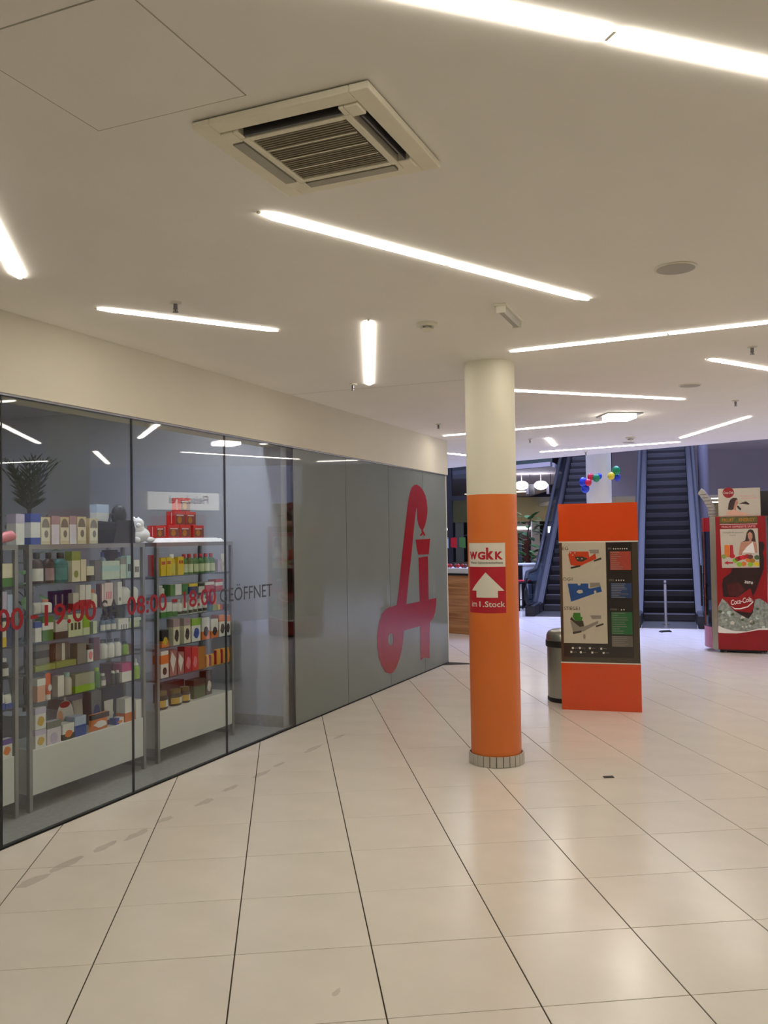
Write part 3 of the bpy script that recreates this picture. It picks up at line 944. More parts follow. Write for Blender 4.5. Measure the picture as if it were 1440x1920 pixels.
('1F', 1.412, 0.119, 0.375, 0.215, 0.606, 0.054, 'box', 'taupe2', '', '', 'grey brown carton at the back, white base of middle rack'),
('1F', 1.3, 0.1, 0.375, 0.167, 0.405, 0.035, 'tube', 'greyw', 'blue', 'greyw', 'grey white tube with blue foot, white base of middle rack'),
('1F', 1.333, 0.084, 0.375, 0.043, 0.345, 0.056, 'box', 'white', 'blue_side', 'orange_pic', 'low white carton with orange picture, white base of middle rack'),
('1F', 1.43, 0.104, 0.375, 0.163, 0.345, 0.078, 'box', 'white', 'orange_foot', '', 'white carton with orange foot, white base of middle rack'),
('1F', 1.546, 0.066, 0.375, 0.134, 0.345, 0.05, 'box', 'white', '', '', 'slim plain white carton, white base of middle rack'),
('1F', 1.431, 0.183, 0.375, 0.236, 0.515, 0.085, 'box', 'navy', '', '', 'broad navy carton at the back, white base of middle rack'),
('2A', 1.806, 0.05, 1.39, 0.161, 0.395, 0.038, 'box', 'white', 'red_side', '', 'white carton with red stripe, top shelf of right rack'),
('2A', 1.847, 0.065, 1.39, 0.138, 0.345, 0.046, 'box', 'yellow', 'red_marks', '', 'yellow carton with red mark, top shelf of right rack, first from left'),
('2A', 1.919, 0.06, 1.39, 0.141, 0.345, 0.045, 'box', 'yellow', 'red_marks', '', 'yellow carton with red mark, top shelf of right rack, second from left'),
('2A', 1.985, 0.068, 1.39, 0.164, 0.345, 0.068, 'bot', 'yellow', 'white', 'yellowg', 'yellow bottle with tall white cap, top shelf of right rack'),
('2A', 2.06, 0.076, 1.39, 0.141, 0.345, 0.057, 'box', 'yellow', 'red_marks', '', 'yellow carton with red mark, top shelf of right rack, third from left'),
('2A', 2.15, 0.063, 1.39, 0.162, 0.345, 0.063, 'bot', 'green2', 'red', 'paleg', 'green bottle with red cap and pale label, top shelf of right rack, first from left'),
('2A', 2.22, 0.065, 1.39, 0.162, 0.345, 0.065, 'bot', 'green2', 'red', 'paleg', 'green bottle with red cap and pale label, top shelf of right rack, second from left'),
('2A', 2.299, 0.059, 1.39, 0.161, 0.345, 0.059, 'bot', 'green2', 'red', 'paleg', 'green bottle with red cap and pale label, top shelf of right rack, third from left'),
('2A', 2.373, 0.067, 1.39, 0.161, 0.345, 0.067, 'bot', 'green2', 'red', 'paleg', 'green bottle with red cap and pale label, top shelf of right rack, fourth from left'),
('2A', 2.448, 0.069, 1.39, 0.161, 0.345, 0.069, 'bot', 'green2', 'red', 'paleg', 'green bottle with red cap and pale label, top shelf of right rack, fifth from left'),
('2A', 2.524, 0.07, 1.39, 0.16, 0.345, 0.07, 'bot', 'green2', 'red', 'paleg', 'green bottle with red cap and pale label, top shelf of right rack, sixth from left'),
('2A', 2.609, 0.055, 1.39, 0.11, 0.345, 0.041, 'box', 'lilac', '', '', 'pale lilac carton, top shelf of right rack'),
('2A', 2.681, 0.056, 1.39, 0.153, 0.345, 0.035, 'tube', 'white', 'white', 'greyw', 'slim white tube, top shelf of right rack'),
('2B', 1.84, 0.078, 1.235, 0.083, 0.345, 0.078, 'bot', 'greyw', 'white', 'greyw', 'pale bottle with broad white cap, second shelf of right rack'),
('2B', 1.964, 0.142, 1.235, 0.083, 0.345, 0.085, 'box', 'white', 'green_side', '', 'white carton with green side, second shelf of right rack'),
('2B', 2.113, 0.077, 1.235, 0.076, 0.345, 0.058, 'box', 'green', '', '', 'small green carton, second shelf of right rack'),
('2B', 2.204, 0.115, 1.235, 0.079, 0.345, 0.085, 'box', 'navy', 'yellow_head', '', 'navy carton with yellow head, second shelf of right rack'),
('2B', 2.334, 0.082, 1.235, 0.073, 0.345, 0.061, 'box', 'greyw', 'dark_head', '', 'pale carton with dark head, second shelf of right rack'),
('2B', 2.423, 0.13, 1.235, 0.08, 0.345, 0.085, 'box', 'red', 'white_head', '', 'red carton with white head, second shelf of right rack'),
('2B', 2.576, 0.103, 1.235, 0.095, 0.345, 0.077, 'box', 'red', 'white_band', '', 'red carton with white band, second shelf of right rack'),
('2C', 1.845, 0.065, 1.075, 0.11, 0.345, 0.049, 'box', 'white', 'green_foot', '', 'white carton with green foot, third shelf of right rack, first from left'),
('2C', 1.917, 0.066, 1.075, 0.109, 0.345, 0.05, 'box', 'white', 'green_foot', '', 'white carton with green foot, third shelf of right rack, second from left'),
('2C', 1.99, 0.061, 1.075, 0.095, 0.345, 0.046, 'box', 'white', 'green_foot', '', 'white carton with green foot, third shelf of right rack, third from left'),
('2C', 2.071, 0.062, 1.075, 0.123, 0.345, 0.062, 'bot', 'white', 'greyw', 'dark_marks', 'slim white bottle with grey cap, third shelf of right rack, first from left'),
('2C', 2.14, 0.063, 1.075, 0.125, 0.345, 0.063, 'bot', 'white', 'greyw', 'dark_marks', 'slim white bottle with grey cap, third shelf of right rack, second from left'),
('2C', 2.218, 0.05, 1.075, 0.128, 0.345, 0.05, 'bot', 'white', 'greyw', 'dark_marks', 'slim white bottle with grey cap, third shelf of right rack, third from left'),
('2C', 2.282, 0.051, 1.075, 0.131, 0.345, 0.051, 'bot', 'white', 'greyw', 'dark_marks', 'slim white bottle with grey cap, third shelf of right rack, fourth from left'),
('2C', 2.348, 0.052, 1.075, 0.135, 0.345, 0.052, 'bot', 'white', 'greyw', 'dark_marks', 'slim white bottle with grey cap, third shelf of right rack, fifth from left'),
('2C', 2.415, 0.053, 1.075, 0.136, 0.345, 0.053, 'bot', 'white', 'greyw', 'dark_marks', 'slim white bottle with grey cap, third shelf of right rack, sixth from left'),
('2C', 2.475, 0.046, 1.075, 0.126, 0.345, 0.035, 'box', 'blue', 'teal_foot', '', 'slim blue carton, third shelf of right rack'),
('2C', 2.529, 0.054, 1.075, 0.126, 0.345, 0.041, 'box', 'orange', 'olive_foot', '', 'slim orange carton, third shelf of right rack'),
('2C', 2.606, 0.071, 1.075, 0.045, 0.345, 0.053, 'box', 'red', 'yellow_side', '', 'small red carton with yellow corner, third shelf of right rack'),
('2C', 2.685, 0.089, 1.075, 0.038, 0.345, 0.067, 'box', 'dkgreen', '', '', 'small dark green carton, third shelf of right rack'),
('2D', 1.851, 0.085, 0.85, 0.128, 0.345, 0.064, 'box', 'black', 'orange_foot', 'yellow_pic', 'black carton with orange foot, fourth shelf of right rack'),
('2D', 1.996, 0.081, 0.85, 0.2, 0.345, 0.061, 'box', 'cream', 'mauve_head', 'brown_pic', 'tall cream carton with brown picture, fourth shelf of right rack, first from left'),
('2D', 2.132, 0.084, 0.85, 0.196, 0.345, 0.063, 'box', 'cream', 'mauve_head', 'brown_pic', 'tall cream carton with brown picture, fourth shelf of right rack, second from left'),
('2D', 2.238, 0.116, 0.85, 0.181, 0.345, 0.085, 'box', 'white', 'lime_head', 'blue_pic', 'white carton with lime head and blue picture, fourth shelf of right rack'),
('2D', 2.376, 0.105, 0.85, 0.177, 0.345, 0.079, 'box', 'white', 'orange_foot', 'brown_pic', 'white carton with brown picture, fourth shelf of right rack, first from left'),
('2D', 2.504, 0.101, 0.85, 0.153, 0.345, 0.076, 'box', 'white', 'orange_foot', 'brown_pic', 'white carton with brown picture, fourth shelf of right rack, second from left'),
('2D', 2.621, 0.094, 0.85, 0.178, 0.345, 0.078, 'box', 'white', 'orange_head', 'brown_pic', 'white carton with orange head, fourth shelf of right rack, first from left'),
('2D', 2.718, 0.072, 0.85, 0.168, 0.345, 0.061, 'box', 'white', 'orange_head', 'brown_pic', 'white carton with orange head, fourth shelf of right rack, second from left'),
('2E', 1.837, 0.097, 0.62, 0.202, 0.345, 0.073, 'box', 'white', 'orange_band2', 'brown_dot', 'white carton with orange panel and brown dot, fifth shelf of right rack'),
('2E', 1.948, 0.087, 0.62, 0.197, 0.345, 0.065, 'box', 'pinkb', 'diamond', '', 'pink brown carton with white diamond, fifth shelf of right rack, first from left'),
('2E', 2.048, 0.082, 0.62, 0.168, 0.345, 0.061, 'box', 'pinkb', 'diamond', '', 'pink brown carton with white diamond, fifth shelf of right rack, second from left'),
('2E', 2.138, 0.092, 0.62, 0.203, 0.345, 0.069, 'box', 'crimson', 'pink_pic', '', 'crimson carton with pale mark, fifth shelf of right rack'),
('2E', 2.236, 0.079, 0.62, 0.192, 0.345, 0.059, 'box', 'redb', 'pink_pic', '', 'bright red carton with pale mark, fifth shelf of right rack'),
('2E', 2.316, 0.105, 0.62, 0.18, 0.345, 0.083, 'box', 'ochre', 'ochre_band', '', 'ochre carton, fifth shelf of right rack'),
('2E', 2.425, 0.062, 0.62, 0.101, 0.345, 0.04, 'bag', 'yellowo', '', 'red_side', 'yellow orange pouch, fifth shelf of right rack, first from left'),
('2E', 2.494, 0.069, 0.62, 0.1, 0.345, 0.04, 'bag', 'yellowo', '', 'red_side', 'yellow orange pouch, fifth shelf of right rack, second from left'),
('2E', 2.572, 0.087, 0.62, 0.129, 0.345, 0.04, 'bag', 'yellowo', '', 'red_side', 'yellow orange pouch, fifth shelf of right rack, third from left'),
('2E', 2.666, 0.068, 0.62, 0.127, 0.345, 0.04, 'bag', 'yellowo', '', 'red_side', 'yellow orange pouch, fifth shelf of right rack, fourth from left'),
('2E', 2.737, 0.053, 0.62, 0.125, 0.345, 0.04, 'bag', 'yellowo', '', 'red_side', 'yellow orange pouch, fifth shelf of right rack, fifth from left'),
('2F', 1.835, 0.13, 0.38, 0.134, 0.345, 0.09, 'jar', 'dkjar', 'dkgold', 'gold', 'dark jar with gold and white label, white base of right rack, first from left'),
('2F', 2.006, 0.137, 0.38, 0.122, 0.345, 0.09, 'jar', 'dkjar', 'dkgold', 'gold', 'dark jar with gold and white label, white base of right rack, second from left'),
('2F', 2.149, 0.092, 0.38, 0.123, 0.345, 0.09, 'jar', 'dkjar', 'dkgold', 'gold', 'dark jar with gold and white label, white base of right rack, third from left'),
('2F', 2.326, 0.163, 0.38, 0.147, 0.395, 0.085, 'box', 'moss', 'dark_head', '', 'moss green carton, white base of right rack'),
('2F', 2.512, 0.085, 0.38, 0.194, 0.405, 0.064, 'box', 'brown', '', 'pale_pic', 'dark brown carton with pale sticker, white base of right rack'),
('2F', 2.071, 0.292, 0.38, 0.149, 0.515, 0.085, 'box', 'maroon', '', '', 'broad maroon carton at the back, white base of right rack'),
('1T', 0.564, 0.07, 1.645, 0.194, 0.475, 0.08, 'box', 'white', 'lilac_head', '', 'white carton with lilac head, top board of middle rack'),
('1T', 0.687, 0.082, 1.645, 0.2, 0.475, 0.08, 'box', 'white', 'blue_headfoot', '', 'white carton with blue head and foot, top board of middle rack'),
('1T', 0.773, 0.084, 1.645, 0.177, 0.475, 0.08, 'box', 'beige', 'dome_pic', '', 'beige carton with round picture, top board of middle rack, first from left'),
('1T', 0.867, 0.072, 1.645, 0.186, 0.475, 0.08, 'box', 'lilacw', 'mauve_head', '', 'lilac white carton, top board of middle rack, first from left'),
('1T', 0.944, 0.084, 1.645, 0.18, 0.475, 0.08, 'box', 'beige', 'dome_pic', '', 'beige carton with round picture, top board of middle rack, second from left'),
('1T', 1.033, 0.066, 1.645, 0.189, 0.475, 0.08, 'box', 'lilacw', 'mauve_head', '', 'lilac white carton, top board of middle rack, second from left'),
('1T', 1.104, 0.088, 1.645, 0.186, 0.475, 0.08, 'box', 'beige', 'dome_pic', '', 'beige carton with round picture, top board of middle rack, third from left'),
('1T', 1.224, 0.086, 1.645, 0.177, 0.475, 0.08, 'box', 'beige', 'dome_pic', '', 'beige carton with round picture, top board of middle rack, fourth from left'),
]


PATTERN_COL = dict(dome='ochre', ochre='brown')


def decorate(t, w, h, dep, spec, kind):
    """flat print of a carton: heads, feet, bands, pictures as thin sleeves or plates"""
    if not spec:
        return
    e = 0.0006
    if spec == 'diamond':
        MB().prism([(w * .1, h * .6), (w * .28, h * .95), (w * .9, h * .65), (w * .45, h * .08)], -0.0014, 0.0, 'y').build('print_panel', pmat('white'), t)
        return
    if spec == 'slits':
        for k in range(3):
            MB().box(w * (.3 + k * .22), w * (.35 + k * .22), -.0012, 0, 0.0, h * .45).build('print_panel', pmat('dark'), t)
        return
    if spec == 'stripe':
        MB().box(w * .35, w * .55, -.0012, 0, h * .1, h * .8).build('print_panel', pmat('pale'), t)
        return
    c, p = spec.rsplit('_', 1)
    if c == 'dome':
        MB().prism(ell(w * .5, h * .62, w * .4, h * .33, 16), -0.0012, 0, 'y').build('picture', pmat('taupe2'), t)
        MB().box(w * .04, w * .96, -.0016, 0, h * .12, h * .62).build('print_panel', pmat('cream'), t)
        MB().prism(ell(w * .55, h * .38, w * .2, h * .14, 12), -0.0022, -0.0014, 'y').build('picture', pmat('taupe2'), t)
        return
    m = pmat(c)
    if p in ('foot', 'foot2'):
        MB().box(-e, w + e, -e, dep + e, 0.0, h * (.38 if p == 'foot' else .55)).build('foot_print', m, t)
    elif p == 'head':
        MB().box(-e, w + e, -e, dep + e, h * .70, h + e).build('head_print', m, t)
    elif p == 'headfoot':
        MB().box(-e, w + e, -e, dep + e, h * .72, h + e).build('head_print', m, t)
        MB().box(-e, w + e, -e, dep + e, 0, h * .22).build('foot_print', m, t)
    elif p in ('band', 'band2'):
        MB().box(-e, w + e, -e, dep + e, h * (.45 if p == 'band' else .52), h * (.75 if p == 'band' else .85)).build('band_print', m, t)
    elif p == 'side':
        MB().box(-e, w * .42, -e, dep + e, 0, h + e).build('side_print', m, t)
    elif p == 'pic':
        n = 9
        MB().prism([(w * .52 + w * .32 * math.cos(2 * PI * i / n) * (1 + .25 * math.sin(3 * i)), h * .36 + h * .24 * math.sin(2 * PI * i / n)) for i in range(n)], -.0018, 0, 'y').build('picture', m, t)
    elif p == 'dot':
        MB().prism(ell(w * .5, h * .25, w * .25, w * .3, 14), -.0018, 0, 'y').build('picture', m, t)
    elif p == 'marks':
        for k in range(3):
            MB().box(w * (.18 + .25 * k), w * (.33 + .25 * k), -.0012, 0, h * (.62 if c == 'red' else .3), h * (.8 if c == 'red' else .62)).build('print_mark', m, t)


def product(it):
    sh, s, w, z, h, d, dep, k, c, c2, c3, label = it
    name = {'box': 'carton', 'bot': 'bottle', 'bag': 'pouch', 'tub': 'tub', 'tube': 'tube', 'jar': 'jar', 'card': 'display_card', 'pump': 'pump_bottle'}[k]
    cat = {'card': 'card', 'pump': 'bottle'}.get(k, name)
    t = thing(name, label, cat, wp(s, d, z + 0.0004), WROT, 'goods on the ' + {'0': 'left edge', '1': 'middle', '2': 'right'}[sh[0]] + ' rack')
    cx, cy = w / 2, dep / 2
    if k == 'box':
        g = 0.001
        b = MB().box(g, w - g, 0, dep, 0, h)
        b.build('body', pmat(c), t)
        if h > .05:
            MB().box(g + w * .06, w - g - w * .06, -.0004, dep * .5, h, h + .0008).build('lid_flap', pmat(c), t)
        decorate(t, w, h, dep, c2, k)
        decorate(t, w, h, dep, c3, k)
    elif k in ('bot', 'pump'):
        r = w * .47
        sy = dep / w
        hb = h * (.80 if k == 'bot' else .66)
        rc = r * (.62 if c2 in ('white', 'aqua', 'dkgreen', 'lime') else .5)
        MB().lathe([(r * .92, 0), (r, h * .03), (r, hb * .80), (r * .85, hb * .92), (rc * .8, hb), (rc * .8, hb + h * .02)], 16, cx, cy, 1, sy).build('body', pmat(c), t, True)
        if k == 'bot':
            MB().lathe([(rc, hb + .002), (rc, h * .985), (rc * .9, h)], 14, cx, cy, 1, max(sy, .7)).build('cap', pmat(c2), t, True)
        else:
            MB().lathe([(rc, hb + .002), (rc * .8, h * .76), (r * .22, h * .80), (r * .2, h * .95), (r * .1, h)], 12, cx, cy).build('nozzle', pmat(c2), t, True)
        if c3 and c3 != c:
            lc = c3 if not c3.endswith('_marks') else 'dark'
            z0, z1 = (.12, .62) if lc != 'dark' else (.08, .30)
            MB().lathe([(r * 1.012, hb * z0), (r * 1.012, hb * z1)], 14, cx, cy, 1, sy, PI * 1.08, PI * 1.92).build('label', pmat(lc), t, True)
    elif k == 'jar':
        r = w * .47
        sy = dep / w
        MB().lathe([(r * .9, 0), (r, h * .06), (r, h * .62), (r * .8, h * .76), (r * .8, h * .8)], 18, cx, cy, 1, sy).build('body', pmat(c), t, True)
        MB().lathe([(r * .86, h * .78), (r * .86, h * .98), (r * .8, h)], 18, cx, cy, 1, sy).build('lid', pmat(c2), t, True)
        MB().lathe([(r * 1.012, h * .14), (r * 1.012, h * .52)], 14, cx, cy, 1, sy, PI * 1.05, PI * 1.5).build('label', pmat(c3), t, True)
        MB().lathe([(r * 1.016, h * .14), (r * 1.016, h * .52)], 14, cx, cy, 1, sy, PI * 1.5, PI * 1.9).build('label', pmat('white'), t, True)
    elif k == 'tub':
        r = w * .47
        sy = dep / w
        MB().lathe([(r * .9, 0), (r, h * .05), (r, h * .6)], 18, cx, cy, 1, sy).build('body', pmat(c), t, True)
        MB().lathe([(r * 1.03, h * .6), (r * 1.03, h * .72), (r * .85, h * .88), (r * .5, h * .97), (0, h)], 18, cx, cy, 1, sy).build('lid', pmat(c2), t, True)
    elif k == 'tube':
        n = 8
        b = MB()
        for j in range(n + 1):
            f = j / n
            ww, dd_ = w * (.40 + .08 * f), dep * (.45 * (1 - f) + .04)
            for i in range(14):
                a = 2 * PI * i / 14
                b.v.append((cx + ww * math.cos(a), cy + dd_ * math.sin(a), h * (.2 + .8 * f)))
        for j in range(n):
            for i in range(14):
                i2 = (i + 1) % 14
                b.f.append((j * 14 + i, j * 14 + i2, (j + 1) * 14 + i2, (j + 1) * 14 + i))
        b.f.append(tuple(range(n * 14, n * 14 + 14)))
        b.build('body', pmat(c), t, True)
        MB().lathe([(w * .36, 0), (w * .38, h * .2)], 14, cx, cy, 1, dep / w * 1.1).build('cap', pmat(c2), t, True)
        MB().prism(ell(cx, h * .45, w * .3, h * .13, 14), -.001, .004, 'y').build('label', pmat(c3), t)
    elif k == 'bag':
        b = MB()
        n = 9
        for j in range(n + 1):
            f = j / n
            th = dep * .5 * (math.sin(PI * min(max(f * .92 + .08, 0), 1)) ** .6 * .9 + .06)
            ww = w * .5 * (1 - .06 * math.sin(PI * f))
            for i in range(12):
                a = 2 * PI * i / 12
                ca, sa = math.cos(a), math.sin(a)
                b.v.append((cx + ww * math.copysign(abs(ca) ** .6, ca), cy + th * math.copysign(abs(sa) ** .8, sa), h * f))
        for j in range(n):
            for i in range(12):
                i2 = (i + 1) % 12
                b.f.append((j * 12 + i, j * 12 + i2, (j + 1) * 12 + i2, (j + 1) * 12 + i))
        b.f.append(tuple(reversed(range(12))))
        b.f.append(tuple(range(n * 12, n * 12 + 12)))
        b.build('body', pmat(c), t, True)
        if c2 and c2 != 'white':
            cc, p = c2.rsplit('_', 1)
            z0, z1 = (0.02, .40) if p == 'foot' else (.68, .97)
            MB().box(w * .02, w * .98, -.001, dep * .5, h * z0, h * z1).build('print_panel', pmat(cc), t)
        if c3:
            cc, p = c3.rsplit('_', 1)
            if p == 'side':
                MB().box(0, w * .12, -.001, dep * .5, h * .05, h * .95).build('print_panel', pmat(cc), t)
            else:
                MB().prism([(w * (.5 + .3 * math.cos(i * PI / 5) * (1 + .3 * math.sin(i * 3))), h * (.35 + .2 * math.sin(i * PI / 5))) for i in range(10)], -.003, .004, 'y').build('picture', pmat(cc), t)
    elif k == 'card':
        MB().prism(ell(cx, h * .5, w * .5, h * .5, 28), 0, .004, 'y').build('panel', pmat(c), t)
        MB().prism(ell(cx * .95, h * .88, w * .3, h * .09, 16), -.001, 0, 'y').build('head_print', pmat('crimson'), t)
        MB().prism(ell(w * .2, h * .55, w * .16, h * .2, 14), -.001, 0, 'y').build('picture', pmat('peachw'), t)
        MB().box(w * .45, w * .72, -.001, 0, h * .3, h * .55).build('print_panel', pmat('aqua'), t)
        for j in range(3):
            MB().box(w * (.4 + .15 * j), w * (.48 + .15 * j), -.001, 0, h * .2, h * .25).build('print_mark', pmat('teal'), t)
        MB().box(w * .44, w * .54, 0, .004, h * .985, h * 1.12).build('tab', pmat(c), t)
    return t


for it in PRODUCTS:
    product(it)

# ------------------------------------------------------------------ things on top of the racks
TOPZ = 1.6455
cloth = MB()
n1, n2 = 40, 8
for j in range(n2 + 1):
    for i in range(n1 + 1):
        f, g = i / n1, j / n2
        edge = min(1, min(f, 1 - f) * 14, min(g, 1 - g) * 5)
        hgt = 0.034 * edge ** .6 + (0.006 * math.sin(i * 1.3 + j * 2.1) + .004 * math.sin(i * .7 - j)) * (1 if g < .25 else 0) * edge
        cloth.v.append((0.9 * f, 0.25 * g, max(hgt, 0.0)))
for j in range(n2):
    for i in range(n1):
        a = j * (n1 + 1) + i
        cloth.f.append((a, a + 1, a + n1 + 2, a + n1 + 1))
tag(cloth.build('snow_cloth', 'snow', None, True, loc=wp(1.888, 0.37, TOPZ), rotz=WROT), 'white fluffy decoration cloth under the red gift cartons', 'cloth')
GZ = TOPZ + 0.036
for (s, z, w, h, lab) in ((1.93, 0, .105, .095, 'red gift carton lying leftmost on the white cloth'),
                          (2.085, 0, .145, .1, 'red gift carton in the bottom row, second from left'),
                          (2.238, 0, .138, .1, 'red gift carton in the bottom row, third from left'),
                          (2.42, 0, .142, .1, 'red gift carton rightmost in the bottom row'),
                          (2.17, .1008, .138, .11, 'left red gift carton of the second row'),
                          (2.315, .1008, .135, .11, 'right red gift carton of the second row'),
                          (2.243, .2118, .132, .11, 'red gift carton on the very top of the pyramid')):
    t = thing('gift_carton', lab, 'carton', wp(s, .45, GZ + z), WROT, 'pyramid of red gift cartons')
    MB().box(0, w, 0, .085, 0, h).build('body', pmat('redb'), t)
    MB().box(w * .04, w * .98, -.001, 0, h * .06, h * .8).build('front_print', pmat('brownr'), t)
    MB().prism(ell(w * .42, h * .38, w * .22, h * .26, 12), -.002, -.001, 'y').build('picture', pmat('ochre'), t)
    MB().box(w * .15, w * .8, -.002, -.001, h * .68, h * .76).build('print_mark', pmat('pinkw'), t)
    MB().box(-.001, 0, .03, .036, h * .12, h * .9).build('side_print', pmat('pinkw'), t)

t = thing('plush_animal', 'white plush animal sitting on top of the racks by the seam', 'plush toy', wp(1.66, .40, TOPZ), WROT)
fur = 'snow'
MB().ball((.10, .09, .06), .11, .08, .062).ball((.07, .08, .10), .07, .06, .06).build('body', fur, t, True)
MB().ball((.065, .06, .145), .048, .045, .042).build('head', fur, t, True)
MB().ball((.035, .03, .13), .022, .02, .018).build('snout', fur, t, True)
for x in (.04, .09):
    MB().ball((x, .075, .182), .013, .01, .013).build('ear', fur, t, True)
MB().ball((.0, .02, .022), .035, .025, .022).build('paw', fur, t, True)
MB().ball((.17, .03, .022), .045, .028, .022).build('paw', fur, t, True)

t = thing('bag', 'black bulky bag standing on top of the middle rack', 'bag', wp(1.40, .40, TOPZ), WROT)
MB().prism([(0, 0), (.2, 0), (.205, .10), (.19, .15), (.02, .15), (-.005, .1)], 0, .16, 'y').build('body', 'black_plastic', t, bevel=.015)
MB().ball((.15, .09, .20), .065, .05, .085).build('upper_bulge', 'black_plastic', t, True)
MB().tube([(.03, .08, .15), (.05, .08, .21), (.08, .08, .21), (.1, .08, .15)], .008).build('handle', 'black_plastic', t, True)
t = thing('carton', 'white and pale blue carton standing behind the black bag', 'carton', wp(1.44, .60, TOPZ), WROT)
MB().box(0, .13, 0, .06, 0, .285).build('body', pmat('white'), t)
MB().box(-.001, .131, -.001, .061, .225, .286).build('head_print', pmat('paleblue'), t)
MB().box(-.001, .131, -.001, .061, .0, .14).build('foot_print', pmat('paleblue'), t)

t = thing('plush_leg_toy', 'pink and cream plush toy lying on the left edge rack', 'plush toy', wp(.335, .37, TOPZ), WROT)
MB().tube([(.0, .03, .03), (.04, .03, .035), (.08, .03, .05), (.115, .03, .055), (.14, .03, .05)], [.022, .03, .033, .034, .02], 12).build('body', pmat('pink'), t, True)
MB().ball((.0, .03, .028), .026, .024, .026).build('tip', pmat('cream'), t, True)
t = thing('plush_hair_toy', 'brown haired doll lying behind the pink plush toy', 'doll', wp(.22, .50, TOPZ), WROT)
MB().ball((.06, .04, .06), .05, .045, .058).build('head', pmat('peachw'), t, True)
MB().ball((.07, .055, .072), .055, .045, .058).build('hair', pmat('brownr'), t, True)
MB().ball((.0, .04, .035), .06, .04, .034).build('body', pmat('cream'), t, True)


# ------------------------------------------------------------------ plants and lamps inside the shop
def palm(loc, h, L, label):
    t = thing('potted_palm', label, 'palm', loc, 0.3)
    MB().lathe([(.14, 0), (.19, .36), (.2, .4), (.17, .4), (.165, .34)], 18).build('pot', 'pot', t, True)
    MB().lathe([(.165, .34), (0, .345)], 18).build('soil', 'soil', t)
    MB().tube([(0, 0, .33), (.01, .02, h * .5), (.0, 0, h)], [.03, .024, .018]).build('trunk', 'soil', t, True)
    for k in range(13):
        a = k * 2.399
        lean = .04 + .28 * ((k * 37) % 10) / 10
        b = MB()
        path = []
        for q in range(9):
            f = q / 8
            rr = L * f * math.sin(lean + f * .25)
            zz = h * .97 + L * f * math.cos(lean + f * .3)
            path.append(Vector((rr * math.cos(a), rr * math.sin(a), zz)))
        side = Vector((-math.sin(a), math.cos(a), 0))
        for q in range(1, 8):
            for sg in (-1, 1):
                p0 = path[q]
                d = (path[q + 1] - path[q - 1]).normalized()
                tip = p0 + side * sg * (.16 * (1 - q / 11)) + d * .12 + Vector((0, 0, -.02))
                wv = d * .014
                b.quad(tuple(p0 - wv), tuple(p0 + wv), tuple((p0 + tip) / 2 + wv * 1.2), tuple((p0 + tip) / 2 - wv * 1.2))
                b.quad(tuple((p0 + tip) / 2 - wv * 1.2), tuple((p0 + tip) / 2 + wv * 1.2), tuple(tip + wv * .1), tuple(tip - wv * .1))
        b.tube([tuple(p) for p in path], .005, 5)
        b.build('frond', 'leaf_palm', t)


palm(wp(2.8, 2.6), 1.98, 0.6, 'dark potted palm standing inside the shop behind the glass')


def shrub(loc, h, label, leaf='leaf', nleaf=60, r=.28, ls=.09):
    t = thing('potted_shrub', label, 'plant', loc, 0)
    MB().lathe([(.13, 0), (.17, .32), (.18, .34), (.15, .34)], 16).build('pot', 'pot', t, True)
    MB().lathe([(.15, .33), (0, .335)], 16).build('soil', 'soil', t)
    MB().tube([(0, 0, .3), (.02, 0, h * .6), (0, .02, h * .85)], .014).build('stem', 'soil', t)
    rr = random.Random(int(h * 1000))
    for k in range(nleaf):
        a, e = rr.uniform(0, 2 * PI), rr.uniform(-.4, 1.3)
        f = rr.uniform(.5, 1)
        c = Vector((r * f * math.cos(a) * math.cos(e), r * f * math.sin(a) * math.cos(e), h * .68 + h * .28 * f * math.sin(e)))
        d = Vector((math.cos(a) * math.cos(e), math.sin(a) * math.cos(e), math.sin(e) - .4)).normalized()
        sd = d.cross(Vector((0, 0, 1))).normalized()
        up = sd.cross(d)
        s = ls * rr.uniform(.7, 1.3)
        b = MB()
        pts = [c, c + d * s * .5 + sd * s * .36, c + d * s * 1.1 + sd * s * .3 - up * s * .05, c + d * s * 1.6 - up * s * .15, c + d * s * 1.1 - sd * s * .3 - up * s * .05, c + d * s * .5 - sd * s * .36]
        n0 = len(b.v)
        b.v += [tuple(p) for p in pts] + [tuple(c + d * s * .8 + up * s * .08)]
        for i in range(6):
            b.f.append((i, (i + 1) % 6, 6))
        b.build('leaf', leaf, t)


shrub(wp(1.64, 1.5), 1.98, 'light green bushy plant behind the left part of the racks', 'leaf', 46, .26, .08)
shrub(wp(1.97, 2.1), 2.0, 'dark green round shrub at the left edge behind the glass', 'leaf_palm', 46, .24, .08)
for (s, d, lab) in ((1.9, 1.5, 'cool ceiling lamp inside the shop close behind the right rack'), (1.9, 3.3, 'cool ceiling lamp in the middle of the shop'), (1.0, 5.0, 'cool ceiling lamp at the back of the shop')):
    t = thing('shop_ceiling_lamp', lab, 'ceiling light', wp(s, d, CEIL - .002), WROT, 'shop ceiling lamps')
    MB().box(-.31, .31, -.16, .16, -.03, 0).build('housing', 'white_plastic', t)
    MB().box(-.29, .29, -.14, .14, -.035, -.03).build('diffuser', 'shop_lamp', t)
for k, s_ in enumerate((.55, 2.2)):
    t = thing('window_lamp', 'slim cool lamp behind the bulkhead above the %s of the shop window' % ('middle rack', 'right rack')[k], 'lamp', wp(s_, .318, 2.90), WROT, 'slim lamps of the shop window')
    MB().box(-.5, .5, -.03, .03, 0.0, .038).build('housing', 'white_plastic', t)
    MB().box(-.48, .48, -.022, .022, -.006, 0.0).build('diffuser', 'window_glow', t)
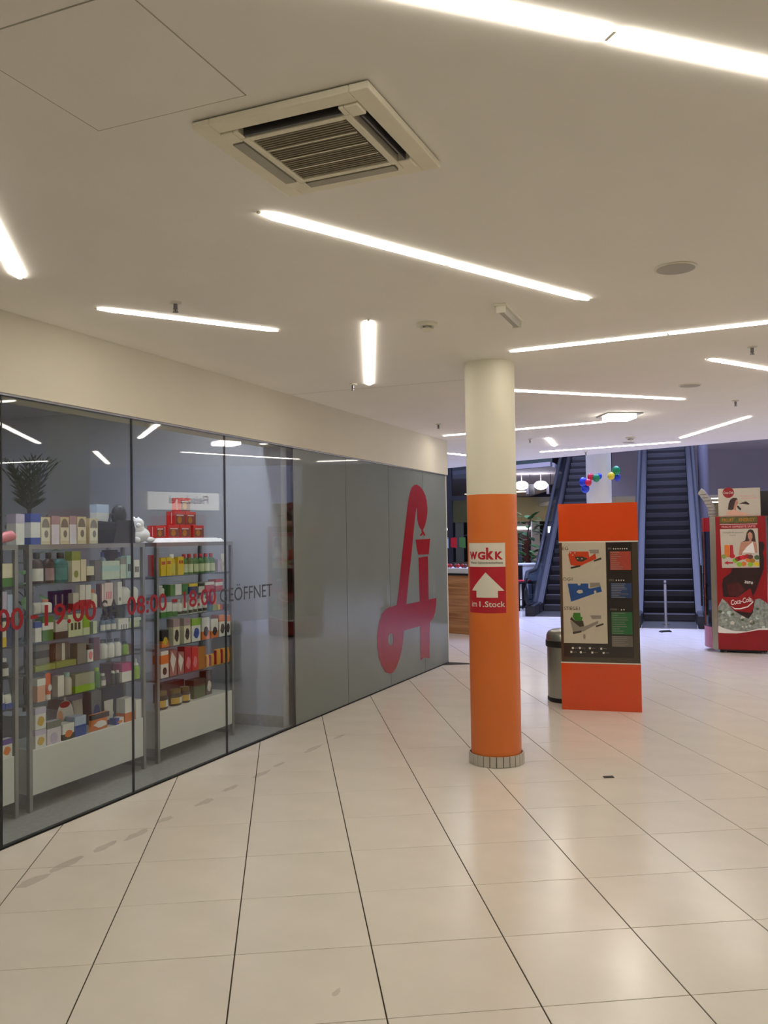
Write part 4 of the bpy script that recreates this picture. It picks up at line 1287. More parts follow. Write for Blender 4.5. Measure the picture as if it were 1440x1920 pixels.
# cartons stored low behind the frosted panes
for k, (s, w, h, c, lab) in enumerate(((4.9, .35, .38, 'pale', 'pale carton stored behind the frosted glass below the emblem'), (5.95, .3, .42, 'greyw', 'grey carton dimly seen behind the frosted glass near the end'), (6.6, .3, .6, 'grey', 'taller grey carton behind the last frosted pane'))):
    t = thing('storage_carton', lab, 'carton', wp(s, .06, 0.0), WROT)
    MB().box(0, w, 0, .3, 0, h).build('body', pmat(c), t)
    MB().box(0, w, .13, .17, h, h + .001).build('tape', pmat('beige'), t)

# ------------------------------------------------------------------ emblem and lettering on the glass
HOOK = [(5.693, 0.886), (5.756, 1.043), (5.872, 1.432), (6.02, 1.862), (6.108, 2.109), (6.157, 2.188), (6.221, 2.256), (6.306, 2.293), (6.398, 2.304), (6.509, 2.283), (6.602, 2.247), (6.688, 2.183), (6.732, 2.117), (6.756, 2.036), (6.752, 1.954), (6.713, 1.872), (6.671, 1.817), (6.619, 1.77), (6.579, 1.749), (6.628, 1.716), (6.665, 1.689), (6.633, 1.674), (6.577, 1.698), (6.519, 1.674), (6.474, 1.68), (6.54, 1.716), (6.534, 1.752), (6.478, 1.773), (6.431, 1.815), (6.397, 1.874), (6.389, 1.947), (6.392, 2.0), (6.378, 2.028), (6.338, 1.946), (6.283, 1.788), (6.178, 1.45), (6.078, 1.171), (5.989, 0.8775)]
CUP = [(6.324, 1.63), (6.836, 1.64), (6.816, 1.559), (6.779, 1.443), (6.404, 1.448), (6.363, 1.525)]
STEM = [(6.417, 1.412), (6.75, 1.421), (6.751, 0.8785), (6.433, 0.8775)]
BASE = [(5.693, 0.886), (5.989, 0.877), (6.433, 0.877), (6.751, 0.878), (7.033, 0.878), (7.021, 0.793), (6.975, 0.7), (6.907, 0.637), (6.777, 0.588), (6.748, 0.145), (6.563, 0.176), (6.431, 0.169), (6.438, 0.58), (5.897, 0.576), (5.876, 0.478), (5.828, 0.371), (5.75, 0.269), (5.649, 0.185), (5.55, 0.144), (5.456, 0.146), (5.333, 0.181), (5.231, 0.267), (5.16, 0.358), (5.128, 0.468), (5.124, 0.585), (5.148, 0.676), (5.189, 0.754), (5.267, 0.83), (5.36, 0.864), (5.469, 0.883)]
HOLE = [(5.578, 0.511), (5.566, 0.477), (5.537, 0.455), (5.499, 0.45), (5.462, 0.463), (5.436, 0.492), (5.427, 0.528), (5.438, 0.561), (5.467, 0.584), (5.505, 0.589), (5.542, 0.576), (5.569, 0.547)]
em = thing('pharmacy_emblem', 'large red letter emblem with snake and bowl on frosted glass', 'emblem', wp(0, 0), WROT)
MB().prism(HOOK, -0.0025, -0.001, 'y').build('snake_stroke', 'vinyl_red', em)
MB().prism(CUP, -0.0025, -0.001, 'y').build('bowl', 'vinyl_red', em)
MB().prism(STEM, -0.0025, -0.001, 'y').build('stem', 'vinyl_red', em)
MB().prism([BASE, HOLE], -0.0025, -0.001, 'y').build('crossbar_loop', 'vinyl_red', em)

lt = thing('opening_hours', 'red and grey opening hours lettering on the clear shop glass', 'lettering', wp(0, 0), WROT)
for (body, x0, x1, z0, z1, m, bold) in (('08:00', -0.27, .152, 1.170, 1.296, 'vinyl_red', .016), ('-', .205, .262, 1.222, 1.243, 'vinyl_red', .0), ('19:00', .312, .744, 1.170, 1.296, 'vinyl_red', .016), ('SA', .79, .96, 1.172, 1.288, 'vinyl_dark', .006),
                                        ('08:00', 1.036, 1.455, 1.170, 1.294, 'vinyl_red', .016), ('-', 1.515, 1.575, 1.222, 1.243, 'vinyl_red', .0), ('18:00', 1.65, 2.062, 1.170, 1.294, 'vinyl_red', .016), ('GEÖFFNET', 2.115, 2.905, 1.175, 1.306, 'vinyl_dark', .0)):
    text_mb(body, x0, z0, x1, z1, -0.0015, bold=bold).build('lettering', m, lt)


# ------------------------------------------------------------------ pillars
def pillar(x, y, r, label, zo=1.96, top=CEIL):
    t = thing('pillar', label, 'pillar', (x, y, 0), 0)
    MB().lathe([(r, zo), (r, top)], 48).build('white_shaft', 'pillar_white', t, True)
    MB().lathe([(r, 0.0), (r, zo)], 48).build('orange_shaft', 'orange_paint', t, True)
    n = 26
    core = MB().lathe([(r + .010, 0), (r + .010, .072)], 48).build('plinth_bed', 'grout', t, True)
    tm = None
    for k in range(n):
        a = 2 * PI * k / n
        if tm is None:
            tm = MB().box(-PI * (r + .018) / n + .003, PI * (r + .018) / n - .003, -(r + .018), -(r + .008), .003, .078).mesh('plinth_tile', 'plinth_tile')
        o = bpy.data.objects.new('plinth_tile', tm)
        col.objects.link(o)
        o.parent = t
        o.rotation_euler = (0, 0, a)
    return t


PX, PY, PR = 0.80, 6.515, 0.184
pillar(PX, PY, PR, 'round white pillar painted orange below, with the arrow sign')
pillar(3.80, 15.5, .2165, 'far round white pillar with balloons behind the orange board', 1.9, 8.9)

# sign wrapped around the near pillar
sg = thing('arrow_sign', 'red and white sign with upward arrow wrapped around the orange pillar', 'sign', (PX, PY, 0), -0.122)


def bend(mb, r):
    """x becomes arc length around the pillar"""
    mb.v = [((r - y) * math.sin(x / r), -(r - y) * math.cos(x / r), z) for x, y, z in mb.v]
    return mb


def curved(x0, x1, z0, z1, y, n=16):
    b = MB()
    for i in range(n + 1):
        x = x0 + (x1 - x0) * i / n
        b.v += [(x, y, z0), (x, y, z1)]
    for i in range(n):
        b.f.append((2 * i, 2 * i + 2, 2 * i + 3, 2 * i + 1))
    return b


SX0, SX1 = -0.232, 0.072
RS = PR


def sx(px):      # pixel offset of the sign's print -> arc length (sign spans 880..947)
    xx = (px - 924.5) / 46.5
    return PR * math.asin(max(-1, min(1, xx)))


SX0, SX1 = sx(881.5), sx(947)
wpan = bend(curved(SX0, SX1, 1.435, 1.607, -.0012), RS).build('white_panel', 'sign_white', sg, True)
rpan = bend(curved(SX0, SX1, 1.102, 1.435, -.0012), RS).build('red_panel', 'sign_red', sg, True)


def sub(mb, step=.012):
    """cut wide triangles so that the print bends with the pillar"""
    import bmesh
    bm = bmesh.new()
    vs = [bm.verts.new(v) for v in mb.v]
    for f in mb.f:
        try:
            bm.faces.new([vs[i] for i in f])
        except ValueError:
            pass
    x0, x1 = min(v[0] for v in mb.v), max(v[0] for v in mb.v)
    x = x0 + step
    while x < x1:
        bmesh.ops.bisect_plane(bm, geom=bm.verts[:] + bm.edges[:] + bm.faces[:], plane_co=(x, 0, 0), plane_no=(1, 0, 0))
        x += step
    bm.verts.index_update()
    r = MB()
    r.v = [tuple(v.co) for v in bm.verts]
    r.f = [tuple(v.index for v in f.verts) for f in bm.faces]
    bm.free()
    return r


def sign_print(mb, name, m):
    bend(sub(mb), RS).build(name, m, rpan if m == 'sign_white' else wpan)


yt = -0.0022
W1 = sx(911)
sign_print(text_mb('W', sx(883.3), 1.487, sx(897), 1.545, yt, bold=.07), 'letter', 'sign_red')
sign_print(text_mb('G', sx(897.5), 1.487, sx(911.5), 1.545, yt, bold=.05), 'letter', 'sign_red')
sign_print(text_mb('k', sx(912.5), 1.487, sx(926.5), 1.574, yt, bold=.05), 'letter', 'sign_red')
sign_print(text_mb('K', sx(928.5), 1.487, sx(942.5), 1.545, yt, bold=.05), 'letter', 'sign_red')
sign_print(text_mb('Wiener Gebietskrankenkasse', sx(884.5), 1.456, sx(942.5), 1.474, yt), 'small_print', 'vinyl_dark')
arrow = [(sx(886), 1.262), (sx(911), 1.395), (sx(944), 1.262), (sx(932.5), 1.262), (sx(932.5), 1.213), (sx(894), 1.213), (sx(894), 1.262)]
b_ = MB()
b_.v = [(p[0], yt, p[1]) for p in arrow]
b_.f = [tuple(t) for t in tessellate_polygon([[Vector((p[0], p[1], 0)) for p in arrow]])]
sign_print(b_, 'arrow', 'sign_white')
sign_print(text_mb('im', sx(885.5), 1.146, sx(894.5), 1.187, yt, bold=.01), 'lettering', 'sign_white')
sign_print(text_mb('1.', sx(899), 1.146, sx(907.5), 1.187, yt, bold=.012), 'lettering', 'sign_white')
sign_print(text_mb('Stock', sx(909), 1.146, sx(945), 1.187, yt, bold=.012), 'lettering', 'sign_white')

# balloons tied round the far pillar
BAL = [((1092.5, 904), 8.5, 'blue', -.28, 'large blue balloon on the left side of the far pillar'), ((1096, 916), 8.2, 'blue', -.24, 'lower blue balloon on the left side of the far pillar'),
       ((1102, 905.5), 6.5, 'crimson', -.34, 'lower red balloon on the far pillar'), ((1106.5, 894.5), 6.5, 'crimson', -.27, 'upper red balloon on the far pillar'),
       ((1117, 897), 7.2, 'green2', -.31, 'round green balloon in the middle of the far pillar'), ((1122.5, 893.5), 5.6, 'blue', -.25, 'small blue balloon behind the round green balloon'),
       ((1145, 893.5), 7.0, 'yellow', -.28, 'yellow balloon on the right side of the far pillar'), ((1154.5, 883), 8.4, 'green2', -.22, 'tilted green balloon above the yellow balloon'),
       ((1156, 895.5), 6.6, 'blue', -.17, 'dark blue balloon right of the yellow balloon')]
for (px, py), rp, c, dy, lab in BAL:
    Y = 15.5 + dy * 1.17
    X = 3.80 * Y / 15.5 + (px - 1121.5) / 1648 * Y
    Z = 2.612 + (900 - py) / 1648 * Y
    r = rp / 1648 * Y * 0.95
    t = thing('balloon', lab, 'balloon', (X, Y, Z), 0, 'balloons tied round the far pillar')
    MB().ball((0, 0, 0), r, r, r * 1.12, 16, 12).build('skin', mat('balloon_' + c, {'blue': '#1f3fc0', 'crimson': '#d0203c', 'green2': '#0f8a50', 'yellow': '#e6cf2e'}[c], .25, var=.02), t, True)
    MB().lathe([(.012, -r * 1.17), (.004, -r * 1.08)], 8).build('knot', 'balloon_' + c, t)

# ------------------------------------------------------------------ information board
bl = Vector((1.667, 8.42, 0))
br = Vector((2.368, 8.212, 0))
bd = thing('info_board', 'orange and dark information board with floor plans in front of escalator', 'information board', bl, math.atan2(br.y - bl.y, br.x - bl.x))
BW, BH, BT = 0.731, 1.955, 0.14
MB().box(.004, BW - .004, .004, BT, 0.0, BH - .004).build('body', 'board_dark', bd)
MB().box(0, BW, 0, BT + .004, 1.596, BH).build('top_panel', 'board_orange', bd)
MB().box(0, BW, 0, BT + .004, 0.0, 0.441).build('bottom_panel', 'board_orange', bd)
MB().box(0, BW, -.001, .004, 1.584, 1.596).build('trim_line', 'sign_white', bd)
MB().box(0, BW, -.001, .004, .441, .452).build('trim_line', 'sign_white', bd)
ps = MB().box(.03, .436, .0005, .004, .63, 1.584).build('plan_sheet', 'board_sheet', bd)
lsht = MB().prism([(.436, 1.58), (.672, 1.58), (.672, .50), (.03, .50), (.03, .628), (.436, .628)], .0012, .004, 'y').build('legend_sheet', 'board_black', bd)
yb0, yb1 = -0.0008, 0.0012


def plate(pts, m, name='plan_print', y0=yb0, y1=yb1, par=None):
    MB().prism(pts, y0, y1, 'y').build(name, m if m in MATS else pmat(m), par or ps)


mat('plan_red', '#c8411d', .3)
mat('plan_blue', '#27508f', .3)
mat('plan_green', '#3b7d2e', .3)
mat('leg_red', '#a84434', .3)
mat('leg_blue', '#2c4470', .3)
mat('leg_green', '#2f6b40', .3)
mat('leg_grey', '#6b655c', .3)
plate([(0.087, 1.47), (0.102, 1.5), (0.276, 1.498), (0.284, 1.443), (0.339, 1.483), (0.348, 1.43), (0.239, 1.38), (0.189, 1.355), (0.109, 1.371)], 'plan_red')
plate([(0.148, 1.45), (0.222, 1.45), (0.271, 1.43), (0.218, 1.402), (0.172, 1.406)], 'board_dark', y0=-.0014)
for cx, cz in ((.11, 1.488), (.15, 1.487), (.175, 1.432), (.215, 1.43), (.13, 1.465)):
    plate(ell(cx, cz, .007, .006, 8), 'board_sheet', y0=-.002)
plate([(0.282, 1.516), (0.372, 1.515), (0.374, 1.48), (0.291, 1.481)], 'grey_ink')
plate([(0.108, 1.352), (0.196, 1.371), (0.199, 1.355), (0.111, 1.335)], 'board_dark', y0=-.0014)
plate([(0.323, 1.414), (0.391, 1.442), (0.396, 1.423), (0.328, 1.402)], 'board_dark', y0=-.0014)
plate([[(0.077, 1.194), (0.17, 1.194), (0.173, 1.178), (0.195, 1.178), (0.198, 1.195), (0.269, 1.195), (0.268, 1.153), (0.284, 1.147), (0.382, 1.169), (0.393, 1.119), (0.344, 1.106), (0.339, 1.131), (0.317, 1.125), (0.323, 1.1), (0.145, 1.036), (0.105, 1.023)], [(0.156, 1.115), (0.178, 1.137), (0.212, 1.134), (0.218, 1.109), (0.184, 1.099)]], 'plan_blue')
plate([(0.285, 1.203), (0.374, 1.203), (0.382, 1.172), (0.286, 1.156)], 'grey_ink')
plate([(0.126, 0.918), (0.188, 0.918), (0.193, 0.88), (0.21, 0.877), (0.201, 0.841), (0.142, 0.84), (0.117, 0.879)], 'plan_green', y0=-.0014)
plate([(0.093, 0.855), (0.105, 0.879), (0.142, 0.84), (0.212, 0.844), (0.223, 0.791), (0.182, 0.784), (0.153, 0.808)], 'board_dark', y0=-.0012)
plate([(0.095, 0.843), (0.148, 0.82), (0.182, 0.784), (0.223, 0.788), (0.352, 0.846), (0.351, 0.819), (0.216, 0.743), (0.117, 0.739)], 'grey_ink')
plate([(0.278, 0.895), (0.379, 0.896), (0.381, 0.864), (0.3, 0.86)], 'grey_ink')
plate([(0.114, 0.736), (0.196, 0.752), (0.198, 0.734), (0.119, 0.715)], 'board_dark')
plate([(0.328, 0.798), (0.398, 0.823), (0.403, 0.808), (0.333, 0.783)], 'board_dark')
plate(ell(.222, .695, .012, .025, 8), 'grey_ink')
text_mb('EG', .033, 1.514, .088, 1.546, -.001).build('lettering', 'board_dark', ps)
text_mb('OG1', .033, 1.222, .122, 1.252, -.001).build('lettering', 'board_dark', ps)
text_mb('STIEGE1', .038, .944, .184, .976, -.001).build('lettering', 'board_dark', ps)
for (z0, z1, m, nl) in ((1.322, 1.497, 'leg_red', 9), (1.059, 1.199, 'leg_blue', 9), (.719, .928, 'leg_green', 10), (.604, .706, 'leg_grey', 6)):
    MB().box(.474, .663, -.0002, .0012, z0, z1).build('legend_panel', m, lsht)
    ln = MB()
    for k in range(nl):
        z = z1 - (k + .5) * (z1 - z0) / nl
        ln.box(.482, .482 + rnd.uniform(.05, .15), -.0008, -.0002, z - .0025, z + .0025)
    ln.build('legend_lines', mat('line_ink', '#8f8a80', .4), lsht)
text_mb('EG', .458, 1.516, .487, 1.532, .0).build('lettering', 'grey_ink', lsht)
text_mb('OG1', .458, 1.219, .503, 1.236, .0).build('lettering', 'grey_ink', lsht)
text_mb('STIEGE 1', .463, .944, .54, .961, .0).build('lettering', 'grey_ink', lsht)
for cx, cz in [(.508 + .02 * k, 1.521) for k in range(7)] + [(.527 + .022 * k, 1.226) for k in range(4)] + [(.567, .949), (.59, .951)]:
    plate(ell(cx, cz, .006, .006, 8), 'white_ink', 'icon_print', .0, .0012, lsht)
for cx, cz in [(0.113, 0.584), (0.178, 0.585), (0.271, 0.585), (0.375, 0.583), (0.098, 0.546), (0.186, 0.545), (0.292, 0.545), (0.396, 0.544)]:
    MB().box(cx - .009, cx + .009, .0002, .0012, cz - .009, cz + .009).build('icon_print', 'sign_white', lsht)
    MB().box(cx + .016, cx + .05, .0006, .0012, cz - .003, cz + .003).build('icon_caption', 'leg_grey', lsht)

# litter bin behind the board
bn = thing('litter_bin', 'round stainless steel litter bin half hidden behind the information board', 'bin', (1.80, 8.87, 0), 0)
MB().lathe([(.170, 0.0), (.183, .01), (.183, .045)], 32).build('foot_ring', 'black_plastic', bn, True)
MB().lathe([(.179, .03), (.179, .55)], 32).build('body', 'steel', bn, True)
MB().lathe([(.19, .545), (.193, .555), (.193, .605), (.186, .61)], 32).build('collar', 'black_plastic', bn, True)
MB().lathe([(.188, .608), (.184, .66), (.165, .695), (.12, .715), (0, .72)], 32).build('lid', 'steel', bn, True)

tag(MB().prism([(-.035, -.02), (.035, -.025), (.038, .018), (-.03, .02)], .0, .004).build('dark_card', 'black_plastic', loc=(1.502, 6.05, 0.0005), rotz=.1), 'small dark card lying on the floor right of the pillar', 'card')
for (x, y) in ((1.02, 3.88), (0.52, 2.94)):
    pass

# ------------------------------------------------------------------ drinks fridge
fc = Vector((4.613, 12.249, 0))
fd = thing('drinks_fridge', 'tall red drinks fridge with bottle and ice picture, cut by right edge', 'fridge', fc, math.atan2(-.374, .927))
FD, FW, FH = 0.645, 0.62, 1.885
fbody = MB().box(0, FD, 0.0, FW, .045, FH).build('body', 'coke_red', fd)
MB().box(.02, FD - .02, .02, FW - .02, .02, .045).build('base', 'black_plastic', fd)
for x in (.09, FD - .09):
    for y in (.06, FW - .06):
        MB().lathe([(.022, 0), (.022, .03)], 10, x, y).build('caster', 'steel_dark', fd)
MB().box(-.075, 0.0, 0.002, FW - .002, .05, FH - .002).build('door_frame', 'steel', fd)
prof = [(-.078, .01)] + [(-.078 - .11 * math.sin(PI * k / 10) ** .7, .01 + (FW - .02) * k / 10) for k in range(1, 10)] + [(-.078, FW - .01)]
MB().prism(prof, .36, 1.68, 'z').build('door_glass', 'smoke_glass', fd)
MB().prism(prof, 1.68, FH - .01, 'z').build('header', 'coke_red', fd)
MB().prism(prof, .06, .35, 'z').build('kick_panel', mat('panel_pink', '#a5657f', .4), fd)
hx = -.215
MB().tube([(hx, .30, .62), (hx, .30, 1.2)], .014).build('handle', 'black_plastic', fd, True)
for z in (.75, 1.08):
    MB().tube([(hx, .30, z), (-.15, .30, z)], .008).build('handle_stay', 'black_plastic', fd)
y0, y1 = -.0012, .0


def fp(pts, m, name='print', lift=0.0, par=None):
    return MB().prism(pts, y0 - lift, y1 - lift * .5, 'y').build(name, MATS[m] if m in MATS else pmat(m), par or fbody)


def smooth_noise_poly(pts):
    return pts


mat('ice_ink', '#8d9286', .35, var=.45, scale=26)
mat('cola_ink', '#2b1112', .35, var=.3, scale=12)
mat('amber_ink', '#4d1313', .35, var=.3, scale=14)
mat('header_ink', '#5a5a2a', .4, var=.3, scale=20)
fp([(0.008, 0.635), (0.064, 0.75), (0.126, 0.697), (0.156, 0.651), (0.211, 0.584), (0.296, 0.526), (0.394, 0.474), (0.459, 0.608), (0.487, 0.742), (0.542, 0.756), (0.62, 0.704), (0.644, 0.678), (0.637, 0.354), (0.52, 0.344), (0.365, 0.301), (0.21, 0.304), (0.086, 0.334), (0.005, 0.372)], 'ice_ink', 'ice_print')
fp([(0.005, 0.372), (0.086, 0.334), (0.21, 0.304), (0.365, 0.301), (0.52, 0.344), (0.637, 0.354), (0.636, 0.328), (0.519, 0.325), (0.365, 0.291), (0.24, 0.271), (0.084, 0.27), (0.002, 0.275)], 'white_ink', 'wave_print')
fp([(0.2, 1.167), (0.553, 1.174), (0.603, 1.207), (0.608, 1.167), (0.555, 1.021), (0.503, 0.875), (0.464, 0.795), (0.473, 0.688), (0.451, 0.555), (0.394, 0.474), (0.296, 0.526), (0.211, 0.584), (0.157, 0.671), (0.109, 0.771), (0.078, 0.777), (0.069, 0.939), (0.084, 1.026), (0.186, 1.107)], 'cola_ink', 'bottle_print', .0006)
fp([(0.553, 1.53), (0.601, 1.529), (0.623, 1.484), (0.616, 1.432), (0.597, 1.381), (0.613, 1.303), (0.608, 1.207), (0.574, 1.175), (0.544, 1.175)], 'cola_ink', 'bottle_print', .0006)
fp([(0.126, 0.952), (0.283, 0.973), (0.355, 0.873), (0.265, 0.779), (0.153, 0.785)], 'amber_ink', 'bottle_print', .0012)
fp([(0.109, 0.771), (0.265, 0.772), (0.429, 0.894), (0.463, 0.768), (0.459, 0.608), (0.427, 0.555), (0.211, 0.584), (0.157, 0.671)], 'coke_red', 'label_print', .0014)
fp([(0.169, 0.651), (0.224, 0.618), (0.292, 0.619), (0.386, 0.647), (0.455, 0.715), (0.456, 0.748), (0.461, 0.702), (0.392, 0.634), (0.298, 0.603), (0.224, 0.601)], 'white_ink', 'swash_print', .002)


def tilt(mb, ang, cx, cz):
    ca, sa = math.cos(ang), math.sin(ang)
    mb.v = [(cx + (x - cx) * ca - (z - cz) * sa, y, cz + (x - cx) * sa + (z - cz) * ca) for x, y, z in mb.v]
    return mb


tilt(text_mb('Coca-Cola', .172, .685, .44, .755, -.0036, bold=.01, shear=.35), .2, .31, .72).build('lettering', 'white_ink', fd)
tilt(text_mb('zero', .355, .955, .465, .99, -.0036, bold=.01), -.15, .41, .97).build('lettering', 'white_ink', fd)
for k in range(26):
    cx, cz, r_ = rnd.uniform(.03, .62), rnd.uniform(.36, .62), rnd.uniform(.012, .03)
    if .2 < cx < .47 and cz > .5:
        continue
    pts = [(cx + r_ * math.cos(a + .5 * k) * 1.2, cz + r_ * math.sin(a + .5 * k)) for a in (0.2, 1.4, 2.9, 4.1, 5.2)]
    fp(pts, ('pale', 'greyw', 'greyg', 'mint', 'moss')[k % 5], 'ice_cube_print', .0004)
fp([(0.058, 1.786), (0.539, 1.789), (0.538, 1.88), (0.06, 1.878)], 'header_ink', 'header_print')
text_mb('FRUIT', .086, 1.811, .243, 1.857, -.0018, bold=.04).build('lettering', pmat('ochre'), fd)
text_mb('ENERGY', .305, 1.811, .514, 1.859, -.0018, bold=.04).build('lettering', pmat('ochre'), fd)
MB().box(.058, .54, y0, y1, 1.772, 1.779).build('header_line', 'white_ink', fd)
text_mb('FRISCH GEPRESSTE SÄFTE', .081, 1.728, .517, 1.762, -.0018, bold=.03).build('lettering', mat('pink_ink', '#dd9a94', .4), fd)
poster = fp([(0.059, 1.71), (0.543, 1.714), (0.553, 1.178), (0.073, 1.172)], 'board_sheet', 'poster', .0026, fd)
PL = .0034
fp([(0.337, 1.526), (0.38, 1.551), (0.401, 1.655), (0.426, 1.694), (0.456, 1.703), (0.485, 1.686), (0.502, 1.641), (0.514, 1.524), (0.482, 1.537), (0.386, 1.538)], 'hair_ink', 'poster_print', PL, poster)
fp([(0.325, 1.526), (0.398, 1.538), (0.482, 1.537), (0.523, 1.511), (0.531, 1.381), (0.441, 1.369), (0.34, 1.383), (0.333, 1.344), (0.291, 1.351), (0.312, 1.474)], 'skin_ink', 'poster_print', PL + .0004, poster)
fp([(0.412, 1.642), (0.443, 1.667), (0.472, 1.641), (0.474, 1.589), (0.46, 1.557), (0.462, 1.53), (0.425, 1.53), (0.430, 1.56), (0.417, 1.583)], 'skin_ink', 'poster_print', PL + .0006, poster)
fp([(0.34, 1.383), (0.396, 1.46), (0.476, 1.531), (0.486, 1.472), (0.501, 1.375)], 'white_ink', 'poster_print', PL + .001, poster)
fp([(0.112, 1.489), (0.179, 1.489), (0.175, 1.319), (0.108, 1.326)], 'orange', 'poster_print', PL, poster)
fp([(0.182, 1.489), (0.221, 1.488), (0.23, 1.332), (0.178, 1.319)], 'red', 'poster_print', PL, poster)
for k, (cx, cz) in enumerate([(0.277, 1.295), (0.356, 1.318), (0.44, 1.324), (0.31, 1.31), (0.40, 1.33), (0.299, 1.22), (0.354, 1.227), (0.415, 1.279), (0.463, 1.272), (0.524, 1.316), (0.516, 1.226), (0.438, 1.22), (0.246, 1.273), (.21, 1.335), (.10, 1.33)]):
    fp(ell(cx, cz, .036, .032, 12), ('red', 'redb', 'brownr', 'redb', 'red', 'lime', 'orange', 'orange', 'ochre', 'moss', 'yellow', 'lime', 'lime', 'red', 'olive')[k], 'fruit_print', PL + .0004 * (k % 3), poster)
fp([(0.102, 1.241), (0.152, 1.27), (0.149, 1.254), (0.218, 1.253), (0.218, 1.234), (0.151, 1.231), (0.154, 1.214)], 'sign_red', 'arrow_print', PL, poster)
text_mb('Orangen & Limonen', .09, 1.645, .36, 1.675, -.0066, shear=.3).build('lettering', 'grey_ink', poster)
text_mb('Frucht', .18, 1.615, .26, 1.635, -.0066, shear=.3).build('lettering', 'grey_ink', poster)

ts = thing('top_sign', 'white cardboard advertising sign standing on top of the fridge', 'sign', fc + Vector((0, 0, FH)), math.atan2(-.374, .927))
MB().box(.046, .586, .02, .03, 0.0005, .388).build('panel', 'board_sheet', ts)
MB().box(.25, .38, .03, .12, 0.0005, .02).build('foot', 'board_sheet', ts)


def tp(pts, m, lift=0.0, name='print'):
    MB().prism([(x, z - FH) for x, z in pts], .0185 - lift, .02, 'y').build(name, MATS[m] if m in MATS else pmat(m), ts)


tp(ell(.18, 2.216, .074, .073, 24), 'coke_red', name='disc_print')
text_mb('Coca-Cola', .117, 2.2 - FH, .243, 2.232 - FH, .0175, shear=.35).build('lettering', 'white_ink', ts)
tp([(0.181, 2.065), (0.201, 2.117), (0.238, 2.142), (0.28, 2.14), (0.298, 2.12), (0.267, 2.089), (0.246, 1.984), (0.215, 1.972), (0.167, 1.98)], 'hair_ink')
tp([(0.273, 2.108), (0.298, 2.12), (0.303, 2.068), (0.29, 2.036), (0.271, 2.023), (0.276, 1.958), (0.24, 1.985), (0.253, 2.043)], 'skin_ink', .0006)
tp([(0.308, 2.061), (0.363, 2.076), (0.4, 2.088), (0.447, 2.057), (0.441, 2.041), (0.369, 2.053)], 'hair_ink')
tp([(0.154, 1.948), (0.24, 1.978), (0.288, 1.957), (0.42, 1.921), (0.419, 1.895), (0.152, 1.902)], 'peachw')
tp([(0.283, 2.023), (0.302, 2.032), (0.343, 1.988), (0.33, 1.963), (0.301, 1.99)], 'hair_ink', .0006)
for (xa, xb, zz) in ((.32, .50, 2.163), (.36, .55, 2.128)):
    MB().box(xa, xb, .019, .02, zz - FH - .004, zz - FH + .004).build('text_line', mat('pink_ink', '#dd9a94', .4), ts)
ho = thing('flexible_duct', 'grey flexible hose rising behind the fridge beside the sign', 'hose', fc + Vector((-.02, .12, FH + .012)), math.atan2(-.374, .927))
MB().tube([(.02, .1, 0.0), (.01, .1, .12), (-.05, .1, .25), (-.11, .1, .34), (-.14, .1, .36)], .05, 12).build('hose', 'grey_plastic', ho, True)
for k in range(7):
    f = k / 6
    MB().lathe([(.054, -.006), (.056, 0), (.054, .006)], 12, .02 - .11 * f ** 1.6, .1).move(0, 0, .03 + .28 * f).build('rib', 'taupe2' if 'taupe2' in MATS else pmat('taupe2'), ho)
scn = thing('menu_screen', 'black screen behind the fridge at the right edge', 'screen', (5.75, 13.0, 0), -.35)
MB().box(-.02, .02, -.02, .02, 0, 1.95).build('pole', 'steel_dark', scn)
MB().box(-.2, .2, -.18, .18, 0, .02).build('base', 'steel_dark', scn)
MB().box(-.35, .35, -.045, -.02, 1.9, 2.28).build('screen_frame', 'black_plastic', scn, bevel=.006)
MB().box(-.33, .33, -.047, -.045, 1.92, 2.26).build('screen_face', 'board_black', scn)


